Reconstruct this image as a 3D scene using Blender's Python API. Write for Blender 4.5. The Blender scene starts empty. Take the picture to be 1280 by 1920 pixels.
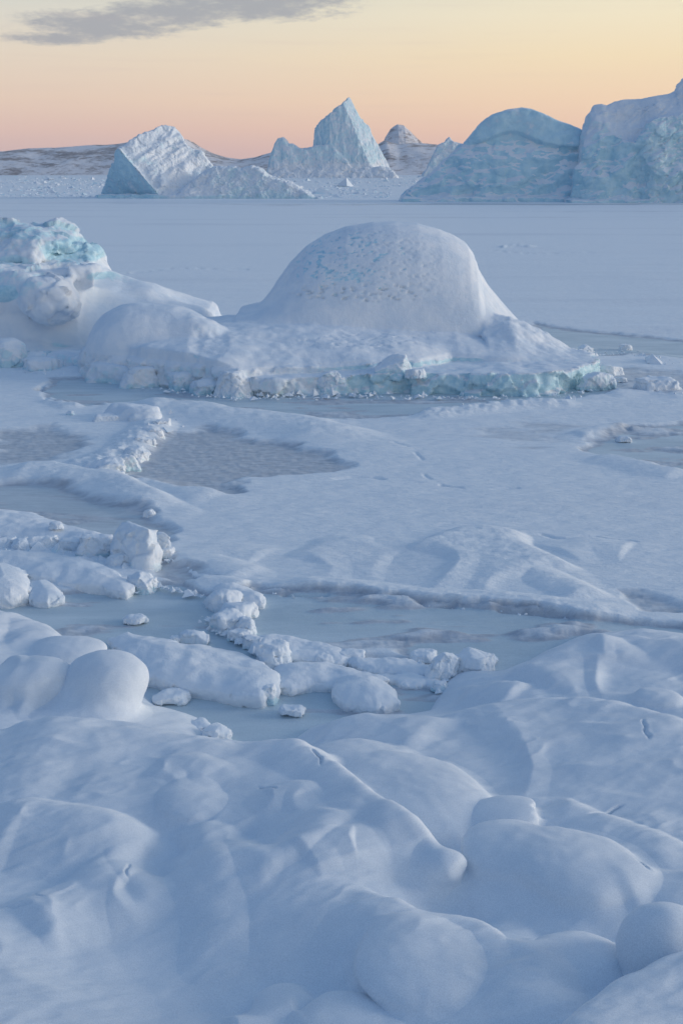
import bpy, math
import numpy as np
from mathutils import Vector, Matrix

# ------------------------------------------------------------------ camera, world, sun
SC = bpy.context.scene
HC = 9.0                      # eye height above the sea ice (m)
F = 2318.0                    # focal length in photograph pixels (1280 x 1920)
HZ = 314.0                    # row of the horizon
PITCH = math.atan((960 - HZ) / F)
CP, SP = math.cos(PITCH), math.sin(PITCH)

cd = bpy.data.cameras.new("camera")
cam = bpy.data.objects.new("camera", cd)
SC.collection.objects.link(cam)
cd.sensor_fit = 'VERTICAL'
cd.sensor_height = 24.0
cd.lens = 24.0 * F / 1920.0
cd.clip_start = 0.1
cd.clip_end = 60000
cam.location = (0, 0, HC)
cam.rotation_euler = (math.radians(90) - PITCH, 0, 0)
SC.camera = cam

SUN_AZ = math.radians(86)     # measured from the view direction towards the right
SUN_EL = math.radians(11)
SUN_STRENGTH = 1.6
SC.view_settings.view_transform = 'Standard'
SC.view_settings.look = 'None'
SC.view_settings.exposure = 0.0
SC.view_settings.gamma = 1.0


def lin(r, g, b):
    f = lambda c: (c / 255 / 12.92) if c / 255 <= 0.04045 else ((c / 255 + 0.055) / 1.055) ** 2.4
    return (f(r), f(g), f(b), 1.0)


class NT:
    """tiny node-tree helper"""
    def __init__(s, tree):
        s.t = tree
        s.t.nodes.clear()

    def n(s, typ, **kw):
        nd = s.t.nodes.new(typ)
        for k, v in kw.items():
            setattr(nd, k, v)
        return nd

    def put(s, sock, v):
        if isinstance(v, bpy.types.NodeSocket):
            s.t.links.new(v, sock)
        elif v is not None:
            sock.default_value = v

    def math(s, op, a, b=None, c=None, clamp=False):
        nd = s.n('ShaderNodeMath', operation=op, use_clamp=clamp)
        s.put(nd.inputs[0], a)
        if b is not None: s.put(nd.inputs[1], b)
        if c is not None: s.put(nd.inputs[2], c)
        return nd.outputs[0]

    def mix(s, fac, a, b, blend='MIX'):
        nd = s.n('ShaderNodeMix', data_type='RGBA', blend_type=blend)
        s.put(nd.inputs[0], fac); s.put(nd.inputs[6], a); s.put(nd.inputs[7], b)
        return nd.outputs[2]

    def noise(s, vec, scale, detail=4, rough=0.5, dist=0.0):
        nd = s.n('ShaderNodeTexNoise')
        s.put(nd.inputs['Vector'], vec)
        nd.inputs['Scale'].default_value = scale
        nd.inputs['Detail'].default_value = detail
        nd.inputs['Roughness'].default_value = rough
        nd.inputs['Distortion'].default_value = dist
        return nd.outputs['Fac']

    def map(s, v, a, b, c=0.0, d=1.0, smooth=True):
        nd = s.n('ShaderNodeMapRange', interpolation_type='SMOOTHSTEP' if smooth else 'LINEAR')
        s.put(nd.inputs[0], v)
        for i, q in enumerate((a, b, c, d)):
            nd.inputs[i + 1].default_value = q
        return nd.outputs[0]

    def ramp(s, fac, stops):
        nd = s.n('ShaderNodeValToRGB')
        cr = nd.color_ramp
        cr.interpolation = 'LINEAR'
        while len(cr.elements) < len(stops):
            cr.elements.new(0.5)
        for e, (p, c) in zip(cr.elements, stops):
            e.position = p
            e.color = c
        s.put(nd.inputs[0], fac)
        return nd.outputs[0]

    def scaled(s, vec, sc, rot=(0, 0, 0), loc=(0, 0, 0)):
        nd = s.n('ShaderNodeMapping')
        s.put(nd.inputs[0], vec)
        nd.inputs['Location'].default_value = loc
        nd.inputs['Rotation'].default_value = rot
        nd.inputs['Scale'].default_value = sc
        return nd.outputs[0]


def build_world():
    w = bpy.data.worlds.new("World")
    SC.world = w
    w.use_nodes = True
    N = NT(w.node_tree)
    tc = N.n('ShaderNodeTexCoord')
    sep = N.n('ShaderNodeSeparateXYZ')
    N.put(sep.inputs[0], tc.outputs['Generated'])
    x, y, z = sep.outputs
    el = N.math('MULTIPLY', N.math('ARCSINE', z), 180 / math.pi)       # degrees
    az = N.math('MULTIPLY', N.math('ARCTAN2', x, y), 180 / math.pi)    # 0 ahead, + right
    # elevation ramps: 0..14 deg fine, 14..90 coarse
    lo = N.map(el, -1.0, 15.0, 0, 1, smooth=False)
    P = lambda d: (d + 1.0) / 16.0
    left = N.ramp(lo, [(0, lin(186, 170, 178)), (P(0.6), lin(208, 180, 178)), (P(1.6), lin(222, 190, 178)), (P(2.8), lin(231, 204, 183)),
                       (P(4.6), lin(232, 215, 193)), (P(6.3), lin(223, 218, 203)), (P(7.5), lin(208, 212, 202)), (1.0, lin(172, 192, 208))])
    right = N.ramp(lo, [(0, lin(205, 175, 172)), (P(0.7), lin(226, 187, 174)), (P(1.6), lin(238, 199, 174)), (P(2.8), lin(245, 212, 178)),
                        (P(4.6), lin(248, 225, 184)), (P(6.3), lin(247, 233, 198)), (P(7.5), lin(240, 230, 200)), (1.0, lin(205, 208, 208))])
    vis = N.mix(N.map(az, -16, 16, 0, 1), left, right)
    hi = N.ramp(N.map(el, 0, 90, 0, 1, smooth=False),
                [(0.0, lin(172, 192, 208)), (0.17, lin(172, 192, 208)), (0.32, lin(128, 160, 188)), (0.6, lin(99, 131, 174)), (1.0, lin(87, 121, 168))])
    hi2 = N.ramp(N.map(el, 0, 90, 0, 1, smooth=False),
                 [(0.0, lin(215, 212, 210)), (0.17, lin(208, 210, 212)), (0.32, lin(150, 174, 196)), (0.6, lin(107, 137, 177)), (1.0, lin(87, 121, 168))])
    high = N.mix(N.map(az, -16, 60, 0, 1), hi, hi2)
    col = N.mix(N.map(el, 9.0, 15.0, 0, 1), vis, high)
    # twilight side of the sky: dimmer to the left and behind-left, bright towards the set sun on the right
    dsun = N.math('COSINE', N.math('MULTIPLY', N.math('SUBTRACT', az, math.degrees(SUN_AZ)), math.pi / 180))
    outside = N.map(N.math('ABSOLUTE', az), 16, 45, 0, 1)
    gain = N.mix(outside, (1, 1, 1, 1), N.ramp(N.map(dsun, -1, 1, 0, 1, smooth=False), [(0, (.32, .42, .62, 1)), (0.5, (.64, .71, .84, 1)), (0.8, (1.1, 1.05, 1.0, 1)), (1, (1.45, 1.28, 1.12, 1))]))
    lowmask = N.map(el, 20, 50, 1, 0)
    col = N.mix(lowmask, col, N.mix(1.0, col, gain, 'MULTIPLY'))
    # a few grey-violet cloud wisps upper left
    comb = N.n('ShaderNodeCombineXYZ')
    N.put(comb.inputs[0], N.math('MULTIPLY', az, 1.0)); N.put(comb.inputs[1], N.math('MULTIPLY', el, 3.6))
    nz = N.noise(comb.outputs[0], 0.42, 6, 0.6, 0.35)
    nz2 = N.noise(comb.outputs[0], 1.5, 5, 0.65, 0.2)

    def blob(a0, e0, wa, we, tilt=0.0):
        da = N.math('DIVIDE', N.math('SUBTRACT', az, a0), wa)
        de = N.math('DIVIDE', N.math('SUBTRACT', N.math('SUBTRACT', el, e0), N.math('MULTIPLY', N.math('SUBTRACT', az, a0), tilt)), we)
        r = N.math('ADD', N.math('MULTIPLY', da, da), N.math('MULTIPLY', de, de))
        return N.math('SUBTRACT', 1.0, r)
    b = N.math('MAXIMUM', N.math('MAXIMUM', blob(-10.0, 5.90, 3.7, .66, .03), blob(-4.2, 6.85, 4.8, .78, .01)),
               N.math('MAXIMUM', blob(-12.3, 5.28, 2.0, .30, .0), blob(-7.6, 6.3, 3.8, .62, .05)))
    c = N.math('ADD', b, N.math('ADD', N.math('MULTIPLY', N.math('SUBTRACT', nz, 0.5), 2.4), N.math('MULTIPLY', N.math('SUBTRACT', nz2, 0.5), 2.0)))
    cf = N.math('MULTIPLY', N.map(c, -0.5, 0.95, 0, 1), 0.85)
    col = N.mix(cf, col, lin(156, 160, 168))
    # thin horizontal veils low in the sky
    comb2 = N.n('ShaderNodeCombineXYZ')
    N.put(comb2.inputs[0], N.math('MULTIPLY', az, 0.12)); N.put(comb2.inputs[1], N.math('MULTIPLY', el, 3.0))
    veil = N.math('MULTIPLY', N.map(N.noise(comb2.outputs[0], 1.0, 4, .55), .5, .8, 0, 1), 0.10)
    col = N.mix(veil, col, lin(200, 172, 172))
    sky = N.n('ShaderNodeTexSky')
    sky.sky_type = 'NISHITA'
    sky.sun_disc = False
    sky.sun_elevation = SUN_EL
    sky.sun_rotation = SUN_AZ
    bg1 = N.n('ShaderNodeBackground'); N.put(bg1.inputs[0], col); bg1.inputs[1].default_value = WORLD_GAIN
    bg2 = N.n('ShaderNodeBackground'); N.put(bg2.inputs[0], sky.outputs[0]); bg2.inputs[1].default_value = 0.002
    add = N.n('ShaderNodeAddShader')
    N.t.links.new(bg1.outputs[0], add.inputs[0]); N.t.links.new(bg2.outputs[0], add.inputs[1])
    out = N.n('ShaderNodeOutputWorld')
    N.t.links.new(add.outputs[0], out.inputs[0])


WORLD_GAIN = 1.11
build_world()
sd_ = bpy.data.lights.new("sun", 'SUN')
sd_.energy = SUN_STRENGTH
sd_.angle = math.radians(20)
sd_.color = (1.0, 0.95, 0.88)
sun = bpy.data.objects.new("sun", sd_)
SC.collection.objects.link(sun)
sdir = Vector((math.sin(SUN_AZ) * math.cos(SUN_EL), math.cos(SUN_AZ) * math.cos(SUN_EL), math.sin(SUN_EL)))
sun.rotation_euler = sdir.to_track_quat('Z', 'Y').to_euler()
sun.location = sdir * 100

# ------------------------------------------------------------------ pixel -> place helpers


def ray(px, py):
    u = (px - 640.0) / F
    v = (960.0 - py) / F
    return u, CP + v * SP, -SP + v * CP


def W(px, py, z=0.0):
    """where the photograph's pixel meets the level plane z"""
    dx, dy, dz = ray(px, py)
    t = (z - HC) / dz
    return dx * t, dy * t


def WY(px, py, Y):
    dx, dy, dz = ray(px, py)
    t = Y / dy
    return dx * t, HC + dz * t


def mpp(x, y, z):
    """metres per photograph pixel at a point"""
    return (y * CP - (z - HC) * SP) / F


# ------------------------------------------------------------------ numpy noise


def _h(i, j, k, seed):
    h = (i.astype(np.uint32) * np.uint32(374761393)) ^ (j.astype(np.uint32) * np.uint32(668265263)) ^ (k.astype(np.uint32) * np.uint32(2147483647)) ^ np.uint32(seed * 974711 + 17)
    h = (h ^ (h >> np.uint32(13))) * np.uint32(1274126177)
    h = (h ^ (h >> np.uint32(16))) * np.uint32(2246822519)
    return h ^ (h >> np.uint32(15))


def pn(x, y, z=None, seed=0):
    """Perlin noise, about -1..1"""
    x = np.asarray(x, np.float64); y = np.asarray(y, np.float64)
    two = z is None
    with np.errstate(over='ignore'):
        xi = np.floor(x).astype(np.int64); yi = np.floor(y).astype(np.int64)
        fx = x - xi; fy = y - yi
        u = fx * fx * fx * (fx * (fx * 6 - 15) + 10); v = fy * fy * fy * (fy * (fy * 6 - 15) + 10)
        if two:
            zero = np.zeros(1, np.int64)

            def g(a, b):
                h = _h(xi + a, yi + b, zero, seed).astype(np.float64) * (2 * math.pi / 4294967296.0)
                return np.cos(h) * (fx - a) + np.sin(h) * (fy - b)
            n0 = g(0, 0) * (1 - u) + g(1, 0) * u
            n1 = g(0, 1) * (1 - u) + g(1, 1) * u
            return (n0 * (1 - v) + n1 * v) * 1.5
        z = np.asarray(z, np.float64)
        zi = np.floor(z).astype(np.int64); fz = z - zi
        w = fz * fz * fz * (fz * (fz * 6 - 15) + 10)

        def g3(a, b, c):
            h = _h(xi + a, yi + b, zi + c, seed)
            gx = (h & np.uint32(1023)).astype(np.float64) / 511.5 - 1
            gy = ((h >> np.uint32(10)) & np.uint32(1023)).astype(np.float64) / 511.5 - 1
            gz = ((h >> np.uint32(20)) & np.uint32(1023)).astype(np.float64) / 511.5 - 1
            return gx * (fx - a) + gy * (fy - b) + gz * (fz - c)
        a0 = g3(0, 0, 0) * (1 - u) + g3(1, 0, 0) * u
        a1 = g3(0, 1, 0) * (1 - u) + g3(1, 1, 0) * u
        b0 = g3(0, 0, 1) * (1 - u) + g3(1, 0, 1) * u
        b1 = g3(0, 1, 1) * (1 - u) + g3(1, 1, 1) * u
        return ((a0 * (1 - v) + a1 * v) * (1 - w) + (b0 * (1 - v) + b1 * v) * w) * 1.2


def fbm(x, y, z=None, oct=4, seed=0, gain=0.5, ridged=False):
    s = 0.0; a = 1.0; n = 0.0
    for o in range(oct):
        k = 2.03 ** o
        v = pn(x * k + 7.1 * o, y * k - 3.3 * o, None if z is None else z * k + 1.7 * o, seed + o * 13)
        if ridged:
            v = 1 - 2 * np.abs(v)
        s = s + a * v; n += a; a *= gain
    return s / n


def worley(x, y, z, seed=0):
    """F1 and F2 cell distances and cell id in 3D"""
    xi = np.floor(x).astype(np.int64); yi = np.floor(y).astype(np.int64); zi = np.floor(z).astype(np.int64)
    d1 = np.full(x.shape, 9.0); d2 = np.full(x.shape, 9.0); cid = np.zeros(x.shape)
    with np.errstate(over='ignore'):
        for a in (-1, 0, 1):
            for b in (-1, 0, 1):
                for c in (-1, 0, 1):
                    h = _h(xi + a, yi + b, zi + c, seed)
                    px = xi + a + (h & np.uint32(1023)) / 1023.0
                    py = yi + b + ((h >> np.uint32(10)) & np.uint32(1023)) / 1023.0
                    pz = zi + c + ((h >> np.uint32(20)) & np.uint32(1023)) / 1023.0
                    d = np.sqrt((px - x) ** 2 + (py - y) ** 2 + (pz - z) ** 2)
                    m = d < d1
                    d2 = np.where(m, d1, np.minimum(d2, d))
                    cid = np.where(m, (h >> np.uint32(5)).astype(np.float64) % 1000 / 1000.0, cid)
                    d1 = np.where(m, d, d1)
    return d1, d2, cid


def sstep(a, b, x):
    t = np.clip((x - a) / (b - a), 0, 1)
    return t * t * (3 - 2 * t)


def smin(a, b, k):
    h = np.clip(0.5 + 0.5 * (b - a) / k, 0, 1)
    return b * (1 - h) + a * h - k * h * (1 - h)


def smax(a, b, k):
    return -smin(-a, -b, k)


def poly_sd(x, y, pts):
    """signed distance to a polygon in plan, negative inside"""
    x = np.asarray(x, float); y = np.asarray(y, float)
    d = np.full(np.broadcast(x, y).shape, 1e18)
    ins = np.zeros(d.shape, bool)
    n = len(pts)
    for i in range(n):
        ax, ay = pts[i]; bx, by = pts[(i + 1) % n]
        ex, ey = bx - ax, by - ay
        wx, wy = x - ax, y - ay
        t = np.clip((wx * ex + wy * ey) / (ex * ex + ey * ey + 1e-12), 0, 1)
        d = np.minimum(d, (wx - ex * t) ** 2 + (wy - ey * t) ** 2)
        c = (ay > y) != (by > y)
        if ey != 0:
            ins ^= c & (x < ex * (y - ay) / ey + ax)
    return np.where(ins, -1, 1) * np.sqrt(d)


def PP(pts, z=0.0):
    return [W(a, b, z) for a, b in pts]


def line_d(x, y, pts, tau=.10):
    """smooth distance to a polyline, side -1..1 (+ = left of its direction), parameter 0..1"""
    n = len(pts) - 1
    D = []; S = []; T = []
    for i in range(n):
        ax, ay = pts[i]; bx, by = pts[i + 1]
        ex, ey = bx - ax, by - ay
        L = math.hypot(ex, ey) + 1e-9
        wx, wy = x - ax, y - ay
        t = np.clip((wx * ex + wy * ey) / (L * L), 0, 1)
        d = np.sqrt((wx - ex * t) ** 2 + (wy - ey * t) ** 2)
        s_ = (ex * wy - ey * wx) / L
        D.append(d); S.append(s_ / (d + tau)); T.append((i + t) / n)
    dm = D[0]
    for d in D[1:]: dm = np.minimum(dm, d)
    sw = 0; ss = 0; st = 0
    for d, a, t in zip(D, S, T):
        w = np.exp(-(d - dm) / tau)
        sw = sw + w; ss = ss + w * a; st = st + w * t
    return dm, ss / sw, st / sw

# ------------------------------------------------------------------ materials


def new_mat(name):
    m = bpy.data.materials.new(name)
    m.use_nodes = True
    return m, NT(m.node_tree)


def finish(N, col, rough, bump_h=None, dist=0.02, strength=1.0, spec=0.3, sss=0.0, sss_r=(1, 1, 1), sss_s=0.1):
    b = N.n('ShaderNodeBsdfPrincipled')
    N.put(b.inputs['Base Color'], col)
    N.put(b.inputs['Roughness'], rough)
    N.put(b.inputs['Specular IOR Level'], spec)
    if sss:
        N.put(b.inputs['Subsurface Weight'], sss)
        b.inputs['Subsurface Radius'].default_value = sss_r
        b.inputs['Subsurface Scale'].default_value = sss_s
    if bump_h is not None:
        bp = N.n('ShaderNodeBump')
        bp.inputs['Strength'].default_value = strength
        bp.inputs['Distance'].default_value = dist
        N.put(bp.inputs['Height'], bump_h)
        N.t.links.new(bp.outputs[0], b.inputs['Normal'])
    o = N.n('ShaderNodeOutputMaterial')
    N.t.links.new(b.outputs[0], o.inputs[0])


def geo_pos(N):
    return N.n('ShaderNodeNewGeometry').outputs['Position']


def attr(N, name):
    a = N.n('ShaderNodeAttribute', attribute_name=name)
    return a.outputs['Fac']


def mat_shore():
    m, N = new_mat("drifted snow")
    p = geo_pos(N)
    n1 = N.noise(p, 1.3, 5, .55)
    n2 = N.noise(N.scaled(p, (6, 14, 10), (0, 0, .5)), 1.0, 5, .6)
    n3 = N.noise(p, 90, 2, .7)
    col = N.mix(N.map(n1, .3, .7), (.73, .785, .84, 1), (.81, .85, .89, 1))
    g = N.noise(p, 75, 2, .8)
    col = N.mix(N.map(g, .36, .64, 0, 1, smooth=False), N.mix(1.0, col, (.89, .895, .905, 1), 'MULTIPLY'), N.mix(1.0, col, (1.07, 1.065, 1.06, 1), 'MULTIPLY'))
    h = N.math('ADD', N.math('MULTIPLY', n2, .5), N.math('MULTIPLY', n3, .22))
    finish(N, col, .75, h, .018, .6, spec=.25)
    return m


def mat_ice():
    """attribute ice: 0 packed snow .. 1 bare blue ice; snow also lies wherever the top is level"""
    m, N = new_mat("weathered ice and snow")
    p = geo_pos(N)
    ice = attr(N, 'ice')
    teal = attr(N, 'teal')
    sc = attr(N, 'grain')            # metres of the finest grain
    sp = N.n('ShaderNodeVectorMath', operation='SCALE')
    N.put(sp.inputs[0], p); N.put(sp.inputs['Scale'], N.math('DIVIDE', 1.0, sc))
    q = sp.outputs[0]
    n1 = N.noise(q, .035, 6, .6)
    n2 = N.noise(q, .18, 5, .62, .3)
    n3 = N.noise(q, .8, 3, .6)
    f = N.math('ADD', ice, N.math('MULTIPLY', N.math('SUBTRACT', n2, .5), 1.1))
    f = N.map(f, .32, .68)
    snow = N.mix(N.map(n1, .35, .65), (.72, .79, .86, 1), (.86, .885, .91, 1))
    blue = N.mix(N.map(n2, .3, .7), (.36, .63, .76, 1), (.58, .80, .88, 1))
    green = N.mix(N.map(n2, .3, .7), (.44, .67, .74, 1), (.68, .83, .87, 1))
    col = N.mix(f, snow, N.mix(teal, blue, green))
    h = N.math('ADD', N.math('MULTIPLY', n2, .8), N.math('MULTIPLY', n3, .3))
    h = N.math('MULTIPLY', h, sc)
    rough = N.math('SUBTRACT', .72, N.math('MULTIPLY', f, .3))
    finish(N, col, rough, h, 1.1, .6, spec=.3)
    return m


def mat_sea():
    """attribute bare: 0 wind-packed snow .. 1 grey young ice"""
    m, N = new_mat("sea ice")
    p = geo_pos(N)
    bare = attr(N, 'bare')
    ps = N.scaled(p, (.35, 1.2, 1), (0, 0, .18))
    n1 = N.noise(ps, .9, 6, .6, .4)
    n2 = N.noise(N.scaled(p, (1.2, 3.5, 1), (0, 0, -.15)), 1.6, 5, .62)
    n4 = N.noise(p, 22, 3, .6)
    big = N.noise(N.scaled(p, (.02, .09, 1), (0, 0, .04)), 1.0, 6, .6)
    f = N.math('ADD', bare, N.math('MULTIPLY', N.math('SUBTRACT', n1, .5), 1.0))
    f = N.map(f, .25, .75)
    snow = N.mix(N.map(n2, .3, .7), (.80, .855, .90, 1), (.87, .905, .93, 1))
    snow = N.mix(N.math('MULTIPLY', N.map(big, .52, .72), .22), snow, (.46, .52, .62, 1))
    ice = N.mix(N.map(n1, .35, .7), (.49, .595, .655, 1), (.63, .725, .775, 1))
    ice = N.mix(N.map(bare, .84, .95), N.mix(N.map(n2, .3, .7), (.42, .455, .51, 1), (.60, .64, .69, 1)), ice)
    col = N.mix(f, snow, ice)
    g = N.noise(N.scaled(p, (1, 1.6, 1)), 26, 3, .85)
    col = N.mix(N.map(g, .36, .64, 0, 1, smooth=False), N.mix(1.0, col, (.90, .905, .915, 1), 'MULTIPLY'), N.mix(1.0, col, (1.06, 1.055, 1.05, 1), 'MULTIPLY'))
    h = N.math('ADD', N.math('MULTIPLY', n2, 1.0), N.math('MULTIPLY', n4, .12))
    h = N.math('MULTIPLY', h, N.math('SUBTRACT', 1.0, N.math('MULTIPLY', f, .8)))
    rough = N.math('SUBTRACT', .62, N.math('MULTIPLY', f, .12))
    finish(N, col, rough, h, .075, .75, spec=.42)
    return m


def mat_hill():
    m, N = new_mat("snow dusted rock")
    p = geo_pos(N)
    n1 = N.noise(N.scaled(p, (1, 1, 2.5)), .022, 8, .68, .6)
    n2 = N.noise(N.scaled(p, (1, 1, 3)), .12, 5, .65)
    f = N.math('ADD', n1, N.math('MULTIPLY', N.math('SUBTRACT', n2, .5), .5))
    col = N.mix(N.map(f, .36, .56), (.34, .30, .295, 1), (.84, .815, .82, 1))
    finish(N, col, .9, n2, 3.0, .5, spec=.1)
    return m


M_SHORE, M_ICE, M_SEA, M_HILL = mat_shore(), mat_ice(), mat_sea(), mat_hill()

# ------------------------------------------------------------------ mesh helpers


def tag(o, label=None, cat=None, group=None, kind=None):
    if label: o['label'] = label
    if cat: o['category'] = cat
    if group: o['group'] = group
    if kind: o['kind'] = kind
    return o


def mk_mesh(name, V, Q, mat, attrs=None, parent=None, origin=None, smooth=True):
    """V (n,3), Q (m,3|4) -> object; origin moved to the base of the thing"""
    V = np.asarray(V, np.float64)
    if origin is None:
        origin = np.array([V[:, 0].mean(), V[:, 1].mean(), max(V[:, 2].min(), 0.0)])
    origin = np.asarray(origin, float)
    me = bpy.data.meshes.new(name)
    n, m, k = len(V), len(Q), Q.shape[1]
    me.vertices.add(n)
    me.vertices.foreach_set('co', (V - origin).astype(np.float32).ravel())
    me.loops.add(m * k)
    me.loops.foreach_set('vertex_index', Q.astype(np.int32).ravel())
    me.polygons.add(m)
    me.polygons.foreach_set('loop_start', (np.arange(m) * k).astype(np.int32))
    me.polygons.foreach_set('use_smooth', np.full(m, smooth, bool))
    me.update(calc_edges=True)
    me.validate()
    for an, av in (attrs or {}).items():
        at = me.attributes.new(an, 'FLOAT', 'POINT')
        av = np.broadcast_to(np.asarray(av, np.float32), (n,))
        at.data.foreach_set('value', np.ascontiguousarray(av, dtype=np.float32))
    me.materials.append(mat)
    o = bpy.data.objects.new(name, me)
    SC.collection.objects.link(o)
    if parent:
        o.parent = parent
        o.location = Vector(origin) - parent.location
    else:
        o.location = origin
    return o


def vnormals(V, Q):
    a, b, c, d = V[Q[:, 0]], V[Q[:, 1]], V[Q[:, 2]], V[Q[:, 3]]
    fn = np.cross(c - a, d - b)
    N = np.zeros_like(V)
    for i in range(4):
        for ax in range(3):
            N[:, ax] += np.bincount(Q[:, i], fn[:, ax], len(V))
    return N / (np.linalg.norm(N, axis=1, keepdims=True) + 1e-12)


def nets(lo, hi, res, func):
    """surface of func < 0 inside a box (naive surface nets) -> V, Q"""
    ax = [np.arange(lo[i] - res, hi[i] + 2 * res, res) for i in range(3)]
    x, y, z = ax[0][:, None, None], ax[1][None, :, None], ax[2][None, None, :]
    f = np.array(np.broadcast_to(func(x, y, z), (len(ax[0]), len(ax[1]), len(ax[2]))), dtype=np.float32)
    f[0] = f[-1] = res; f[:, 0] = f[:, -1] = res; f[:, :, 0] = f[:, :, -1] = res
    s = f < 0
    c = s[:-1, :-1, :-1].astype(np.int8)
    for a in (0, 1):
        for b in (0, 1):
            for d in (0, 1):
                if a + b + d:
                    c = c + s[a:s.shape[0] - 1 + a, b:s.shape[1] - 1 + b, d:s.shape[2] - 1 + d]
    act = (c > 0) & (c < 8)
    I, J, K = np.nonzero(act)
    idx = np.full(act.shape, -1, np.int64)
    idx[I, J, K] = np.arange(len(I))
    P = np.zeros((len(I), 3)); cnt = np.zeros(len(I))
    corners = [(0, 0, 0), (1, 0, 0), (0, 1, 0), (1, 1, 0), (0, 0, 1), (1, 0, 1), (0, 1, 1), (1, 1, 1)]
    vals = [f[I + a, J + b, K + d] for a, b, d in corners]
    for e0 in range(8):
        for e1 in range(e0 + 1, 8):
            dd = [corners[e1][i] - corners[e0][i] for i in range(3)]
            if sum(abs(q) for q in dd) != 1:
                continue
            v0, v1 = vals[e0], vals[e1]
            m = (v0 < 0) != (v1 < 0)
            t = np.where(m, v0 / np.where(m, v0 - v1, 1), 0)
            for i in range(3):
                P[:, i] += np.where(m, corners[e0][i] + dd[i] * t, 0)
            cnt += m
    P /= cnt[:, None]
    P[:, 0] = ax[0][0] + (P[:, 0] + I) * res
    P[:, 1] = ax[1][0] + (P[:, 1] + J) * res
    P[:, 2] = ax[2][0] + (P[:, 2] + K) * res
    quads = []
    # edges along x
    for axis in range(3):
        sl0 = [slice(1, -1)] * 3; sl1 = [slice(1, -1)] * 3
        sl0[axis] = slice(0, -1); sl1[axis] = slice(1, None)
        A, B = s[tuple(sl0)], s[tuple(sl1)]
        for flip, m in ((False, A & ~B), (True, ~A & B)):
            g = list(np.nonzero(m))
            for i in range(3):
                if i != axis: g[i] = g[i] + 1
            o1, o2 = [(1, 2), (2, 0), (0, 1)][axis]
            def cell(d1, d2):
                q = [g[0], g[1], g[2]]
                q[o1] = q[o1] - d1; q[o2] = q[o2] - d2
                return idx[q[0], q[1], q[2]]
            c0, c1, c2, c3 = cell(1, 1), cell(0, 1), cell(0, 0), cell(1, 0)
            quads.append(np.stack([c0, c3, c2, c1] if flip else [c0, c1, c2, c3], 1))
    Q = np.concatenate(quads)
    Q = Q[(Q >= 0).all(1)]
    return P, Q


def mk_parts(name, V, Q, mat, attrs, parts, world=lambda v: v, origin=None):
    """one thing whose distinct regions are child meshes: parts = [(part name, label, vertex mask)]"""
    left = np.ones(len(Q), bool)
    W_ = world(V)
    pieces = []
    for pn_, pl, mask in parts:
        m = mask[Q].all(1) & left
        left &= ~m
        pieces.append((pn_, pl, m))

    def sub(fm):
        used = np.zeros(len(V), bool); used[Q[fm].ravel()] = True
        mp = np.cumsum(used) - 1
        return W_[used], mp[Q[fm]], {k: (v[used] if hasattr(v, '__len__') else v) for k, v in attrs.items()}
    v, q, a = sub(left)
    root = mk_mesh(name, v, q, mat, a, None, origin)
    for pn_, pl, m in pieces:
        if m.sum() < 20: continue
        v, q, a = sub(m)
        o = mk_mesh(pn_, v, q, mat, a, root)
        if pl: o['label'] = pl
    return root


def drop(V, Q, keep, attrs=None):
    """keep faces that have any kept vertex"""
    fk = keep[Q].any(1)
    Q = Q[fk]
    used = np.zeros(len(V), bool); used[Q.ravel()] = True
    mp = np.cumsum(used) - 1
    at = {k: (v[used] if hasattr(v, '__len__') else v) for k, v in (attrs or {}).items()}
    return V[used], mp[Q], at

# ------------------------------------------------------------------ the ground: shapes as functions of (x, y)
SHORE_EDGE = [(-900, 1140), (-300, 1145), (0, 1148), (60, 1162), (110, 1190), (190, 1235), (262, 1290), (292, 1328), (370, 1350),
              (405, 1386), (450, 1398), (540, 1402), (585, 1368), (640, 1350), (760, 1344), (806, 1335), (828, 1292), (850, 1268),
              (930, 1262), (1000, 1232), (1080, 1196), (1130, 1190), (1185, 1184), (1280, 1194), (1600, 1200), (2300, 1180)]
SHORE_POLY = PP(SHORE_EDGE) + [(60, 8), (60, -40), (-60, -40), (-60, 8)]


def shore_base(x, y):
    s = -poly_sd(x, y, SHORE_POLY)
    s = s + .12 * pn(x * .9, y * .9, seed=3)
    r = np.sqrt(x * x + y * y)
    up = np.clip(s, 0, None)
    z = .30 * (1 - np.exp(-up / .45)) + .115 * up
    z = np.where(s < 0, s * .8, z)
    z = z + np.clip(8.5 - r, 0, 9) * .32 * (s > 0)
    return z, s


def GB(px, py, h=0.0):
    """pixel -> point where the ray meets the shore's base surface raised by h"""
    z = 0.0
    for _ in range(40):
        x, y = W(px, py, z)
        zb = float(np.atleast_1d(shore_base(np.array([x]), np.array([y]))[0])[0])
        z = z * .6 + .4 * (max(zb, 0.0) + h)
    x, y = W(px, py, z)
    return x, y, z


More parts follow.
